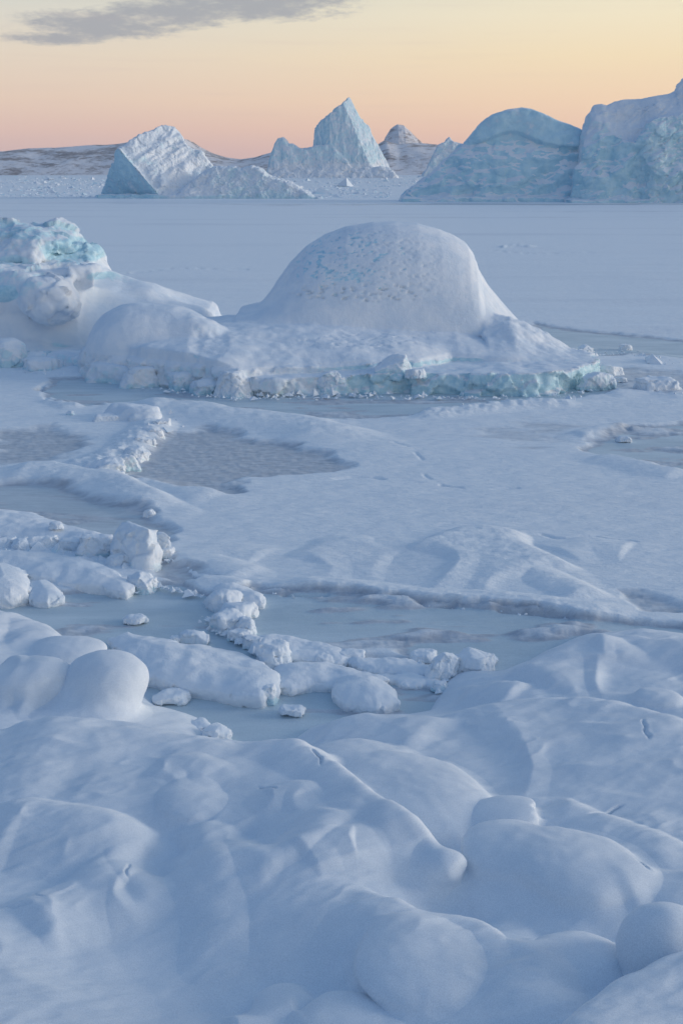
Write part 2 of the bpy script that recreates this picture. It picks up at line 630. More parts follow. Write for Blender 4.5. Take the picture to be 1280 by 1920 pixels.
# drift crests: pixels, height over the base, width of the near and the far slope (m), end-taper
RIDGES = [
    ([(-60, 1330), (0, 1338), (60, 1342), (110, 1346), (200, 1352), (290, 1368), (360, 1385), (430, 1392), (545, 1402), (600, 1436), (660, 1484), (725, 1530), (800, 1572), (850, 1600), (905, 1640)], .56, 3.6, .50, 1.4),
    ([(430, 1430), (540, 1450), (640, 1500), (720, 1560), (800, 1600), (835, 1636)], .20, .6, .30, 1.4),
    ([(-40, 1530), (60, 1522), (110, 1535), (180, 1545), (260, 1572), (280, 1582)], .26, 1.1, .40, 1.4),
    ([(110, 1440), (240, 1430), (360, 1448), (430, 1470)], .12, .9, .4, 1.5),
    ([(340, 1576), (380, 1572), (430, 1590), (470, 1640)], .26, .55, .40, 1.3),
    ([(366, 1600), (372, 1640), (392, 1680), (410, 1730), (400, 1770)], .10, .42, .36, 1.1),
    ([(240, 1610), (262, 1650), (300, 1690)], .06, .3, .3, 1.1),
    ([(460, 1660), (540, 1636), (600, 1600), (640, 1575)], .16, .30, .42, 1.2),
    ([(560, 1650), (620, 1632), (665, 1630)], .14, .5, .3, 1.2),
    ([(630, 1676), (720, 1692), (800, 1718), (880, 1728), (940, 1760), (1000, 1775), (1060, 1766)], .30, 1.3, .34, 1.5),
    ([(30, 1700), (120, 1670), (200, 1640), (230, 1650)], .18, .9, .5, 1.4),
    ([(840, 1345), (900, 1328), (960, 1320), (1040, 1316), (1120, 1320), (1200, 1335), (1290, 1362), (1400, 1370)], .30, 3.6, .8, 1.6),
    ([(590, 1358), (680, 1348), (770, 1350), (850, 1366)], .20, 1.8, .6, 1.5),
    ([(960, 1262), (1010, 1240), (1060, 1214), (1110, 1212), (1200, 1240)], .26, 1.5, .6, 1.5),
    ([(1090, 1200), (1150, 1190), (1220, 1196), (1400, 1206)], .30, 1.1, .4, 1.4),
    ([(860, 1290), (930, 1285), (980, 1292)], .16, .7, .4, 1.3),
    ([(1000, 1960), (1090, 1912), (1150, 1862), (1220, 1822), (1290, 1785), (1400, 1760)], .62, 2.2, .30, 1.3),
    ([(1140, 1660), (1200, 1645), (1290, 1648), (1400, 1640)], .18, .8, .45, 1.4),
    ([(1030, 1500), (1100, 1520), (1200, 1560), (1300, 1600)], .16, .7, .35, 1.3),
    ([(300, 1510), (330, 1488), (372, 1486), (410, 1500)], .10, .5, .28, 1.4),
    ([(500, 1540), (550, 1530), (576, 1546)], .12, .5, .16, 1.2),
    ([(420, 1880), (500, 1862), (560, 1850)], .16, .7, .3, 1.3),
    ([(0, 1250), (50, 1232), (110, 1250), (130, 1290)], .40, .9, .55, 1.4),
    ([(-60, 1160), (20, 1152), (80, 1170), (110, 1195)], .22, .9, .35, 1.3),
]
HOLLOWS = [  # pixel centre, radius x, radius y (m), depth
    (310, 1625, .42, .5, .28), (440, 1620, .5, .45, .20), (720, 1500, 1.3, 1.2, .0), (865, 1688, .95, .6, .40), (130, 1325, .5, .6, .25),
    (560, 1880, .9, .9, .18), (330, 1780, 1.2, 1.3, .16), (960, 1830, 1.4, .7, .12), (300, 1850, 1.4, 1.0, .1), (1080, 1705, .9, .6, .1)]
_R = []
for pts, h, wn, wf, q in RIDGES:
    g = [GB(a, b, h) for a, b in pts]
    _R.append(([(a[0], a[1]) for a in g], h, wn, wf, q))
SHORE_CRACKS = [([(1098, 1517), (1125, 1506), (1150, 1493), (1176, 1484)], .018, .05), ([(1205, 1355), (1208, 1372), (1216, 1392)], .02, .05), ([(303, 1358), (309, 1372), (306, 1388)], .02, .04),
                ([(585, 1458), (592, 1474), (608, 1492)], .016, .05), ([(243, 1606), (238, 1622), (244, 1640)], .014, .03), ([(62, 1640), (64, 1655), (80, 1668)], .014, .02),
                ([(485, 1508), (505, 1515), (520, 1522)], .016, .04), ([(1170, 1600), (1190, 1612), (1215, 1630)], .018, .05), ([(0, 1668), (40, 1672), (60, 1678)], .012, .02)]
_C1 = [([GB(a, b, .25)[:2] for a, b in p], w, d) for p, w, d in SHORE_CRACKS]
_H = [(GB(a, b), rx, ry, d) for a, b, rx, ry, d in HOLLOWS]


def shore(x, y):
    z, s = shore_base(x, y)
    wx = x + .07 * fbm(x * .8, y * 1.1, oct=2, seed=91)
    wy = y + .07 * fbm(x * .8 + 9, y * 1.1, oct=2, seed=92)
    for pts, h, wn, wf, q in _R:
        d, side, par = line_d(wx, wy, pts, .16)
        w = wn + (wf - wn) * sstep(-.75, .75, side)
        endf = sstep(0, .22, par) * sstep(0, .22, 1 - par) * .75 + .25
        d = np.sqrt(d * d + .006)
        g = np.clip(1 - (d / w) ** 2, 0, 1) ** q
        z = z + h * g * endf * (1 - .35 * sstep(.0, .6, (z - shore_lin(s)) / .6))
    for (hx, hy, hz), rx, ry, d in _H:
        g = np.exp(-((x - hx) / rx) ** 2 - ((y - hy) / ry) ** 2)
        z = z - d * g
    for pts, wd, dp in _C1:
        d, side, par = line_d(x + .05 * pn(x * 4, y * 4, seed=24), y + .05 * pn(x * 4, y * 4, seed=25), pts, .03)
        k = sstep(0, .25, par) * sstep(0, .25, 1 - par)
        z = z - dp * np.exp(-(d / wd) ** 2) * k + dp * .18 * sstep(.12, 0, d) * np.clip(side, 0, 1) * k
    m = sstep(-.1, .6, s)
    u = x * .92 + y * .38; v = -x * .38 + y * .92          # wind from the right
    z = z + m * (.052 * fbm(u * .45, v * .8, oct=3, seed=31) + .030 * fbm(u * 1.3, v * 2.6, oct=3, seed=33))
    ar = pn(u * .55 + .3 * pn(u * .7, v * .7, seed=44), v * 1.15, seed=41)
    z = z + m * .034 * np.clip(1 - np.sqrt(ar * ar + .0015) * 2.6, 0, 1) ** 1.6 * sstep(-.2, .35, pn(x * .4 + 9, y * .4, seed=42))
    ar = pn(u * 1.3 + .3 * pn(u * 1.5, v * 1.5, seed=45), v * 3.0, seed=46)
    z = z + m * .022 * np.clip(1 - np.sqrt(ar * ar + .002) * 2.4, 0, 1) ** 1.6 * sstep(.0, .4, pn(x * .7 + 2, y * .7, seed=47))
    rip = fbm(u * 2.0, v * 6.5, oct=3, seed=35)
    rp = sstep(-.05, .45, pn(x * .35, y * .35, seed=37))
    z = z + m * rp * .014 * rip
    return z, s


def shore_lin(s):
    up = np.clip(s, 0, None)
    return .30 * (1 - np.exp(-up / .45)) + .115 * up


# young grey ice without snow: polygon (pixels), bareness, edge width (m), wobble (m)
BARE = [
    ([(75, 735), (100, 712), (165, 705), (250, 700), (420, 690), (1000, 690), (1100, 680), (1180, 715), (1150, 742), (1000, 757), (880, 770), (760, 784), (600, 791),
      (480, 782), (430, 768), (330, 768), (250, 758), (160, 768), (100, 755)], 1.0, .5, .35),
    ([(1000, 606), (1060, 618), (1280, 640), (1700, 690), (1700, 760), (1280, 676), (1180, 668), (1100, 672), (1000, 640)], .95, .6, .5),
    ([(1085, 842), (1125, 818), (1180, 801), (1290, 794), (1500, 800), (1500, 915), (1290, 892), (1200, 876), (1120, 860)], 1.0, .5, .4),
    ([(1085, 690), (1180, 690), (1280, 700), (1400, 730), (1280, 745), (1180, 740), (1100, 740)], .55, .8, .8),
    ([(230, 885), (262, 850), (290, 812), (400, 806), (520, 830), (640, 860), (672, 882), (600, 892), (470, 900), (430, 932), (330, 928), (240, 905)], .80, .7, .7),
    ([(-20, 812), (100, 800), (170, 828), (150, 860), (60, 872), (-20, 884)], .74, .8, .6),
    ([(860, 800), (1000, 790), (1090, 800), (1100, 840), (1000, 850), (900, 830)], .45, 1.2, .9),
    ([(-200, 905), (100, 908), (200, 938), (280, 966), (330, 1000), (310, 1040), (400, 1092), (340, 1096), (280, 1080), (200, 1050), (60, 965), (-200, 945)], .9, .5, .35),
    ([(-600, 1090), (0, 1100), (120, 1112), (270, 1098), (340, 1098), (395, 1118), (470, 1105), (600, 1116), (700, 1127), (800, 1135), (900, 1140), (1000, 1152), (1080, 1164), (1170, 1172), (1300, 1180),
      (1700, 1200), (1700, 1300), (1280, 1260), (1000, 1300), (830, 1345), (700, 1420), (430, 1450), (280, 1400), (0, 1300), (-600, 1250)], 1.0, .13, .2),
    ([(1140, 1112), (1200, 1114), (1300, 1140), (1300, 1165), (1200, 1155)], .6, .3, .3),
]
_B = [(PP(p), b, w, wo) for p, b, w, wo in BARE]
SEA_RIDGES = [  # low drifts and pressure folds on the ice sheet
    ([(330, 1060), (420, 1040), (500, 1050)], .08, 1.6, .7), ([(350, 1070), (400, 1062), (480, 1090)], .12, .8, .5),
    ([(560, 1060), (600, 1042), (650, 1028), (700, 1040), (760, 1060)], .12, 1.8, .6), ([(690, 1040), (745, 1028), (800, 1050), (850, 1080)], .11, 1.3, .6), ([(780, 1056), (830, 1034), (870, 1022), (905, 1018), (950, 1040), (1010, 1066), (1050, 1090)], .26, 3.0, .6),
    ([(930, 1070), (1000, 1085), (1060, 1110), (1110, 1140)], .18, .8, .6), ([(1040, 1045), (1100, 1030), (1180, 1040)], .10, 1.0, .8),
    ([(0, 890), (90, 888), (150, 900), (210, 905), (260, 935), (330, 965)], .26, 1.2, .6), ([(230, 900), (320, 915), (420, 945)], .16, 1.0, .7),
    ([(250, 770), (330, 765), (430, 785), (560, 800), (700, 840)], .30, 2.0, 1.2), ([(430, 772), (520, 795), (640, 798)], .16, .8, .6),
    ([(100, 752), (140, 765), (200, 760)], .15, .8, .5), ([(760, 786), (860, 776), (960, 765), (1080, 758)], .20, 1.0, .7),
    ([(130, 890), (190, 872), (240, 850), (275, 815), (300, 790)], .20, .9, .9),
    ([(1070, 822), (1130, 812), (1180, 800)], .14, .8, .5), ([(1120, 862), (1200, 880), (1290, 896)], .14, 1.0, .5),
    ([(1110, 655), (1180, 660), (1290, 675)], .15, 1.2, .8), ([(1120, 745), (1200, 735), (1290, 742)], .15, 1.2, .9),
    ([(500, 1110), (600, 1116), (700, 1127), (800, 1136), (900, 1141), (1000, 1152), (1080, 1162), (1200, 1172)], .17, 2.6, .8),
    ([(380, 1098), (430, 1104), (480, 1112)], .14, .5, .4)]
_S = [(PP(p), h, wa, wb, p[0] in ((130, 890), (100, 752), (430, 772), (760, 786))) for p, h, wa, wb in SEA_RIDGES]


SEA_CRACKS = [([(735, 835), (762, 846), (790, 862), (800, 880), (796, 895), (812, 906)], .06, .035),
              ([(500, 1117), (600, 1122), (700, 1133), (800, 1142), (900, 1147), (1000, 1158), (1080, 1170)], .06, .16),
              ([(70, 738), (88, 722), (120, 712), (165, 708)], .10, .14), ([(60, 742), (90, 752), (135, 768)], .10, .12),
              ([(930, 466), (965, 462), (1000, 465)], .5, -.25), ([(900, 470), (1000, 478), (1130, 474)], .4, .1), ([(190, 520), (330, 505), (480, 508)], .4, .12),
              ([(1010, 1010), (1060, 1018), (1120, 1014), (1200, 1026)], .06, .06), ([(820, 700 + 215), (900, 925), (980, 921)], .07, .06),
              ([(600, 905), (700, 900), (760, 915)], .08, .07), ([(0, 700), (60, 702), (120, 706)], .12, .12)]
_C2 = [(PP(p), w, d) for p, w, d in SEA_CRACKS]


def sea(x, y):
    r = np.sqrt(x * x + y * y)
    lod = np.clip(40.0 / np.maximum(r, 1), 0, 1)
    n1 = fbm(x * .5, y * 1.0, oct=4, seed=5); n2 = fbm(x * 2.2, y * 3.0, oct=3, seed=6)
    bare = np.zeros(x.shape)
    for pts, b, w, wo in _B:
        sd = poly_sd(x, y, pts) + wo * n1 * 1.5 + wo * .12 * n2
        bare = np.maximum(bare, b * sstep(w, -w, sd))
    bare0 = bare
    bare = bare * (1 - .6 * sstep(.02, .38, fbm(x * .22 + y * .05, y * .75, oct=4, seed=18)) * sstep(60, 40, y) * sstep(.86, .97, bare0))
    # dark leads: at the foot of the far bergs, and a few thin streaks on the fast ice
    for Y, wd, x0, x1, st in ((322, 5, 12, 130, .95), (318, 4, -30, 60, .7), (330, 5, -90, -24, .5), (268, 3, 30, 90, .5), (236, 3, -10, 60, .45), (300, 3, -90, -30, .4)):
        sd = np.abs(y - Y - 4 * pn(x * .03, y * .01, seed=8)) - wd - 2 * pn(x * .12, y * .2, seed=9)
        bare = np.maximum(bare, st * sstep(3, -3, sd) * sstep(x0 - 15, x0 + 10, x) * sstep(x1 + 15, x1 - 10, x))
    z = .11 * (1 - sstep(.25, .75, bare))
    u = x * .97 + y * .22; v = -x * .22 + y * .97
    dr = fbm(u * .12, v * .35, oct=4, seed=11)
    z = z + (1 - bare) * (.07 * dr * sstep(0, .35, lod)) * (1 + 0 * lod)
    z = z + (1 - bare * .85) * .030 * fbm(u * .8, v * 2.4, oct=4, seed=12) * sstep(.2, .8, lod)
    rough = sstep(.3, .6, bare) * sstep(.9, .8, bare)
    z = z + rough * .028 * fbm(x * 3.0, y * 3.0, oct=3, seed=14)
    rz = np.zeros(x.shape)
    wx = x + .14 * pn(x * .45, y * .6, seed=16); wy = y + .14 * pn(x * .4 + 20, y * .6, seed=15)
    for pts, h, wa, wb, rg in _S:
        d, side, par = line_d(wx, wy, pts, .3)
        w = wa + (wb - wa) * sstep(-.8, .8, side)
        g = np.clip(1 - (d / (w * 1.15)) ** 2, 0, 1) ** 1.5
        rz = np.maximum(rz, h * g * (sstep(0, .15, par) * sstep(0, .15, 1 - par) * .8 + .2) * (1 + (.6 * n2 if rg else .12 * n2)))
    z = z + rz * (1 - .55 * sstep(.6, 1.0, bare))
    # broken crust along the long channel's far bank
    d, side, par = line_d(x, y, _S[-2][0])
    z = z + .025 * fbm(x * 2.5, y * 5, oct=3, seed=19) * sstep(.7, .1, d)
    for pts, wd, dp in _C2:
        d, side, par = line_d(x + .10 * pn(x * 1.4, y * 1.4, seed=21), y + .14 * pn(x * 1.6, y * 1.6, seed=22), pts, .05)
        z = z - dp * np.exp(-(d / wd) ** 2) * sstep(-.35, .1, pn(x * .9, y * .9, seed=23)) * sstep(0, .06, par) * sstep(0, .06, 1 - par)
    return z, bare


# ------------------------------------------------------------------ ground sheets (fan-shaped grids, finest near the shore)


def fan(r, a):
    A, R = np.meshgrid(a, r)
    return R * np.sin(A), R * np.cos(A)


def grid_faces(nr, na):
    i = np.arange(nr - 1)[:, None] * na + np.arange(na - 1)[None, :]
    return np.stack([i, i + 1, i + na + 1, i + na], -1).reshape(-1, 4)[:, ::-1]


def angles(fine, n, coarse=True):
    a = np.linspace(-fine, fine, n)
    if coarse:
        o = np.arange(fine + .05, 3.13, .06)
        a = np.concatenate([-o[::-1], a, o])
    return a


def build_ground():
    # sea ice out to the horizon
    dep = np.linspace(math.atan(HC / 13.0), math.atan(HC / 420.0), 1050)
    r = HC / np.tan(dep)
    r = np.concatenate([[3, 6, 9, 11], r, np.geomspace(430, 2650, 60)])
    a = angles(.44, 900)
    x, y = fan(r, a)
    x = np.clip(x, -2350, 2350); y = np.clip(y, -290, 2650)
    z, bare = sea(x, y)
    z = np.where((r < 12)[:, None], -1.0, z)
    o = mk_mesh('sea_ice', np.stack([x, y, z], -1).reshape(-1, 3), grid_faces(len(r), len(a)), M_SEA, {'bare': bare.ravel()}, origin=(0, 0, 0))
    tag(o, 'frozen sea with wind packed snow and grey bare patches of young ice', 'sea ice', kind='structure')
    # snowy shore
    r = np.concatenate([[.3, 1, 2, 3, 4, 5, 5.6], np.geomspace(6.1, 34, 1000)])
    a = angles(.46, 950)
    x, y = fan(r, a)
    z, s = shore(x, y)
    V = np.stack([x, y, z], -1).reshape(-1, 3)
    Q = grid_faces(len(r), len(a))
    V, Q, _ = drop(V, Q, (s.ravel() > -.5) & (V[:, 2] > -.25))
    o = mk_mesh('snowy_shore', V, Q, M_SHORE, origin=(0, 0, 0))
    tag(o, 'snow covered shore with wind shaped drifts in the foreground', 'shore', kind='structure')


build_ground()


def build_hills():
    def ridge(name, label, Y, pts, depth, seed, span=(-1, 1)):
        xs = [WY(p[0], 330, Y)[0] for p in pts]; hs = [WY(p[0], p[1], Y)[1] for p in pts]
        nx, ny = 700, 110
        gx = np.linspace(xs[0], xs[-1], nx); gy = np.linspace(0, 1, ny) ** .8
        X, G = np.meshgrid(gx, gy)
        Ys = Y - depth * .55 + G * depth * 1.4
        H = np.interp(X, xs, hs)
        t = (Ys - Y) / (depth * .55)
        prof = np.where(t < 0, np.clip(1 - t * t, 0, 1) ** 1.0 * (1 + .25 * t), np.clip(1 - (t / 1.5) ** 2, 0, 1))
        n = fbm(X / 160, Ys / 160, oct=7, seed=seed, gain=.55, ridged=True)
        n2 = fbm(X / 40, Ys / 60, oct=5, seed=seed + 5, gain=.6)
        Z = H * prof + (n * .10 + n2 * .09) * H * (1 - np.exp(-H / 30)) * sstep(0, .5, prof) * (1 - .55 * sstep(-.15, .1, -np.abs(t) + .1)) - 1.5
        o = mk_mesh(name, np.stack([X, Ys, Z], -1).reshape(-1, 3), grid_faces(ny, nx), M_HILL)
        tag(o, label, 'hills', kind='structure')
    ridge('hills', 'low snow dusted rocky hills along the horizon', 1750,
          [(-900, 300), (-500, 262), (-250, 290), (-60, 278), (0, 283), (60, 277), (110, 276), (160, 272), (200, 271), (235, 267), (270, 262), (320, 256), (350, 260), (365, 272), (390, 284),
           (420, 293), (450, 297), (480, 293), (510, 284), (550, 278), (600, 274), (660, 278), (700, 275), (720, 262), (740, 268), (775, 266), (800, 268), (818, 270), (860, 284), (900, 290), (1000, 296), (1100, 290), (1300, 280), (1700, 290), (2300, 318)], 420, 41)
    ridge('rocky_peak', 'small rounded rocky peak rising behind the middle icebergs', 1980,
          [(690, 316), (712, 285), (722, 256), (732, 241), (744, 233), (756, 236), (770, 249), (785, 263), (800, 276), (830, 318)], 190, 47)


build_hills()

# ------------------------------------------------------------------ far icebergs, shaped in photograph-pixel units at their distance


class Frame:
    """local axes of a far berg: u = pixel column, d = depth, v = height, one unit = one photograph pixel at its base"""
    def __init__(s, base_py):
        s.Y = W(640, base_py)[1]
        s.m = mpp(0, s.Y, 0)
        s.sv = (WY(640, base_py - 100, s.Y)[1]) / 100.0
        s.base = base_py
        s.k = s.m / s.Y

    def world(s, P):
        return np.stack([(P[:, 0] - 640) * s.m, s.Y + P[:, 1] * s.m, P[:, 2] * s.sv], 1)

    def sil(s, pts, d=0.0):
        """silhouette pixels seen at depth d -> (u, v) local arrays"""
        g = 1 + d * s.k
        u = [640 + (a - 640) * g for a, b in pts]
        v = [HC / s.sv + (s.base - b - HC / s.sv) * g for a, b in pts]
        return np.array(u), np.array(v)


def berg(name, fr, lo, hi, res, func, disp, attrs, mat=M_ICE, parts=None, grain=.55):
    V, Q = nets(lo, hi, res, func)
    N = vnormals(V, Q)
    V = V + N * disp(V[:, 0], V[:, 1], V[:, 2], N)[:, None]
    N = vnormals(V, Q)
    a = attrs(V[:, 0], V[:, 1], V[:, 2], N)
    a['grain'] = grain
    ps = [(n_, l_, fn_(V[:, 0], V[:, 1], V[:, 2], N)) for n_, l_, fn_ in (parts or [])]
    return mk_parts(name, V, Q, mat, a, ps, fr.world)


def far_left():
    fr = Frame(373)
    u0, v0 = fr.sil([(168, 373), (178, 366), (195, 342), (208, 320), (222, 300), (228, 281), (240, 272), (250, 265), (262, 257), (275, 249), (290, 243), (298, 235), (305, 232), (318, 233), (328, 237), (337, 250),
                     (347, 268), (356, 276), (378, 285), (384, 296), (398, 312), (410, 325), (425, 373)], 62)
    u1, v1 = fr.sil([(330, 373), (350, 350), (380, 325), (400, 315), (440, 314), (452, 318), (470, 313), (490, 318), (500, 330), (520, 337), (545, 344), (560, 354), (578, 364), (590, 373)], 12)

    def f(u, d, v):
        ue = 305 - 77 * v / 92
        du = u - ue
        c, s = math.cos(.72), math.sin(.72)
        lg = (u * c + v * s)
        w = (-u * s + v * c) + 11 * pn(u / 70, v / 70, seed=58) + 2.5 * pn(u / 15, v / 15, d / 15, 59)
        saw = (w / 34.0) - np.floor(w / 34.0)
        groove = 6.0 * (sstep(0, .75, saw) - sstep(.75, 1.0, saw)) * sstep(4, 30, du)
        front = -6.0 * (1 - 2 * np.abs(pn(lg / 60, w / 17, d / 40, 57))) * sstep(0, 20, du) + np.where(du < 0, -du * .85 + v * .12, du * .55 + v * .30 - groove * (.5 + .8 * pn(u / 40, v / 40, seed=60) ** 2 * 2))
        H = np.interp(u, u0, v0) + 2.2 * pn(u / 7, d / 9, seed=56)
        a = smax(smax((front - d) * .8, (v - H + .08 * np.abs(d - 62)) * .6, 3.0), (d - 125) * .9, 4)
        wob = 5 * pn(u / 22, v / 22, d / 22, 61)
        H2 = np.interp(u, u1, v1) + wob * .8
        b = smax((v * .55 - 8 + wob + (u - 470) * -.02 - d) * .8, smax((v - H2) * .6, (d - 55 + wob) * .9, 4), 3)
        lip = smax(v - 7 - wob * .6, np.abs(d - 25) - 40 + .15 * np.abs(u - 380), 3)
        lip = smax(lip, np.abs(u - 380) - 200 + wob * 2, 3)
        return smin(smin(a, b, 3.0), lip, 4)

    def disp(u, d, v, N):
        rub = sstep(375, 420, u + (v - 20) * .6)
        n = fbm(u / 14, v / 14, d / 14, 5, 62) * .9
        r = fbm(u / 9, v / 9, d / 9, 4, 63, ridged=True)
        w1, w2, cid = worley(u / 13, v / 11, d / 13, 64)
        return n * 2.4 + rub * (3.6 * r + 3.0 * (cid - .5) + 1.2 * n) + (1 - rub) * 1.5 * r + (1 - rub) * 2.2 * (cid - .5)

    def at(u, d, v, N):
        left = sstep(6, -4, u - (305 - 77 * v / 92))  # left face: its shade is put into the colour as bluer ice
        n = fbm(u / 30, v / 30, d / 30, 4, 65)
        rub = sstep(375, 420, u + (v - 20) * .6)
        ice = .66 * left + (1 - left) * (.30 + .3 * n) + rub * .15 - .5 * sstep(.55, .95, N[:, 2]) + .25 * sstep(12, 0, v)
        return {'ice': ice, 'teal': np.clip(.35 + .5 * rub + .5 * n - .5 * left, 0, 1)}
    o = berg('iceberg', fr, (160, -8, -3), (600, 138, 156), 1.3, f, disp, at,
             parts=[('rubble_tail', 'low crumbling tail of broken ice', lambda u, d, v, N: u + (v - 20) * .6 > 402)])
    tag(o, 'tilted iceberg with diagonal ribs and a low crumbling tail, far left on the horizon', 'iceberg', 'far icebergs')


def far_middle():
    fr = Frame(334)
    u0, v0 = fr.sil([(583, 334), (587, 290), (590, 262), (591, 243), (598, 233), (610, 222), (622, 214), (632, 202), (640, 199), (646, 191), (650, 188), (655, 184), (660, 194), (666, 206), (675, 223), (690, 239),
                     (700, 260), (712, 282), (722, 300), (730, 316), (738, 334)], 52)
    u1, v1 = fr.sil([(500, 334), (506, 300), (510, 285), (518, 266), (522, 259), (532, 258), (540, 270), (550, 271), (560, 278), (575, 279), (590, 274), (620, 270), (650, 300), (670, 334)], 12)

    def f(u, d, v):
        H = np.interp(u, u0, v0) + 3.0 * pn(u / 6.5, d / 9, seed=69) + 1.5 * pn(u / 3, d / 5, seed=68)
        wob = 4 * pn(u / 16, v / 30, d / 16, 71)
        flute = 3.2 * fbm(u / 9 + v * .01, v / 60, None if False else d / 40, 3, 72)
        ur = 640 + (150 - v) * .42
        front = 6 + v * .24 + np.clip(u - ur, 0, None) * 1.1 + np.clip(618 - u - v * .0, 0, None) * .55 + flute
        a = smax((front - d) * .8, smax((v - H) * .7, (d - 84), 2), 1.2)
        H1 = np.interp(u, u1, v1) + wob
        b = smax((v * .3 + wob - d) * .8, smax((v - H1) * .65, (d - 45 + wob), 3), 3)
        H2 = 24 + 9 * pn(u / 20, d / 20, seed=73) - np.abs(u - 640) * .10
        c = smax((v * .8 - 12 + wob - d) * .7, smax((v - H2) * .7, np.abs(u - 625) - 118 + wob + v * .6, 4), 3)
        return smin(smin(a, b, 2.5), smax(c, d - 50, 3), 3)

    def disp(u, d, v, N):
        n = fbm(u / 10, v / 14, d / 10, 5, 74)
        w1, w2, cid = worley(u / 9, v / 9, d / 9, 75)
        low = sstep(45, 12, v)
        return 1.6 * n + (low * 2.2 + 1.2) * (cid - .5) + 1.3 * fbm(u / 5, v / 18, d / 5, 3, 76, ridged=True)

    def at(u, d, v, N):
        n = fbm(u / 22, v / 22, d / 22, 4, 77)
        return {'ice': .52 + .3 * n - .35 * sstep(40, 10, v) - .4 * sstep(.6, .95, N[:, 2]) + .3 * sstep(-.2, -.6, N[:, 0]), 'teal': np.clip(.45 + .6 * n, 0, 1)}  # sides turned left are tinted bluer, shade added to the ice colour
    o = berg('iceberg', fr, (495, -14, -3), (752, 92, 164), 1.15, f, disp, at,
             parts=[('shoulder', 'lower jagged shoulder', lambda u, d, v, N: u < 586), ('rubble_apron', 'low band of rubble at the foot', lambda u, d, v, N: v < 22)])
    tag(o, 'tall pointed pyramid iceberg with a lower shoulder on its left, middle of the horizon', 'iceberg', 'far icebergs')


def far_small():
    fr = Frame(332)
    u0, v0 = fr.sil([(790, 332), (800, 318), (808, 300), (815, 285), (822, 272), (828, 268), (834, 266), (838, 260), (842, 257), (846, 264), (852, 266), (862, 270), (880, 272), (900, 280), (915, 332)], 10)

    def f(u, d, v):
        H = np.interp(u, u0, v0)
        wob = 5 * pn(u / 12, v / 14, d / 12, 81)
        return smax((v * .4 + wob - d) * .8, smax((v - H - wob * .5) * .7, d - 38 + wob, 3), 2)

    def disp(u, d, v, N):
        w1, w2, cid = worley(u / 7, v / 8, d / 7, 82)
        return 1.8 * (cid - .5) + 1.5 * fbm(u / 8, v / 8, d / 8, 4, 83, ridged=True)

    def at(u, d, v, N):
        n = fbm(u / 15, v / 15, d / 15, 4, 84)
        return {'ice': .5 + .4 * n - .4 * sstep(.5, .9, N[:, 2]), 'teal': np.clip(.5 + .6 * n, 0, 1)}
    o = berg('iceberg', fr, (785, -8, -3), (920, 45, 84), 1.1, f, disp, at)
    tag(o, 'small jagged pale blue iceberg just left of the big domed iceberg', 'iceberg', 'far icebergs')


def far_dome():
    fr = Frame(379)
    u0, v0 = fr.sil([(752, 379), (755, 370), (770, 352), (790, 341), (812, 322), (830, 303), (850, 285), (868, 269), (880, 252), (892, 236), (905, 224), (920, 215), (945, 207), (972, 203), (990, 206), (1010, 214), (1035, 226),
                     (1060, 234), (1080, 243), (1092, 256), (1115, 300), (1140, 379)], 58)

    def f(u, d, v):
        wob = 9 * pn(u / 50, v / 45, d / 45, 85) - 8 * (1 - 2.2 * np.abs(pn((u + v) / 60, (v - u * .4) / 34, d / 60, 94))) * sstep(125, 90, v) + 2.5 * pn(u / 16, v / 16, d / 16, 86)
        H = np.interp(u, u0, v0) + .5 * pn(u / 12, d / 12, seed=88)
        # the smooth cap bulges out over the shadowed lower face
        line = 108 + 24 * np.exp(-((u - 960) / 48.0) ** 2) + (u - 960) * -.03
        cap = 12 * sstep(line - 5, line + 4, v) * sstep(870, 900, u)
        front = 4 + v * .27 + np.clip(930 - u, 0, None) * .28 + np.clip(u - 1040, 0, None) * .15 + wob - cap * 1.0
        front = front - 7 * np.exp(-((u - 830) / 30.0) ** 2) * sstep(70, 10, v)
        a = smax((front - d) * .85, smax((v - H + (np.abs(d - 62) / 60) ** 2 * 13) * .7, (d - 128 + v * .1) * .9, 6), 4)
        apron = smax(v - 9 - wob * .3, smax(np.abs(d - 40) - 46 + wob * .3, np.abs(u - 930) - 176, 3), 4)
        return smin(a, apron, 7)

    def disp(u, d, v, N):
        cap = sstep(100, 130, v + (u - 960) * .02)
        r = fbm(u / 30 + v / 60, v / 16, d / 20, 5, 87, ridged=True)
        w1, w2, cid = worley((u + v * .5) / 30, (v - u * .2) / 17, d / 24, 89)
        return (1 - .85 * cap) * (2.2 * r + 8.0 * (cid - .5) * sstep(0.0, .30, w2 - w1)) + .8 * fbm(u / 6, v / 6, d / 6, 3, 90)

    def at(u, d, v, N):
        n = fbm(u / 26, v / 22, d / 26, 4, 91)
        n2 = pn(u / 34 + 3, v / 30, d / 34, 92)
        cap = sstep(92, 128, v + (u - 960) * .02)
        n3 = fbm((u + v * .8) / 44, (v - u * .25) / 19, d / 40, 6, 93, gain=.55)
        patch = sstep(.06, .30, n3 * .75 + .25 * n2 + 1.5 * (N[:, 2] - .30))
        ice = .95 - .8 * patch * (1 - cap) - .30 * cap + .25 * n - .15 * sstep(.6, .9, N[:, 2])
        return {'ice': ice, 'teal': np.clip(.12 + .2 * n, 0, 1)}
    o = berg('iceberg', fr, (745, -14, -3), (1150, 140, 186), 1.5, f, disp, at,
             parts=[('smooth_cap', 'smooth pale domed cap', lambda u, d, v, N: v > 108 + 24 * np.exp(-((u - 960) / 48.0) ** 2) - (u - 960) * .03)])
    tag(o, 'big round backed blue iceberg with a domed top, right of the middle on the horizon', 'iceberg', 'far icebergs')


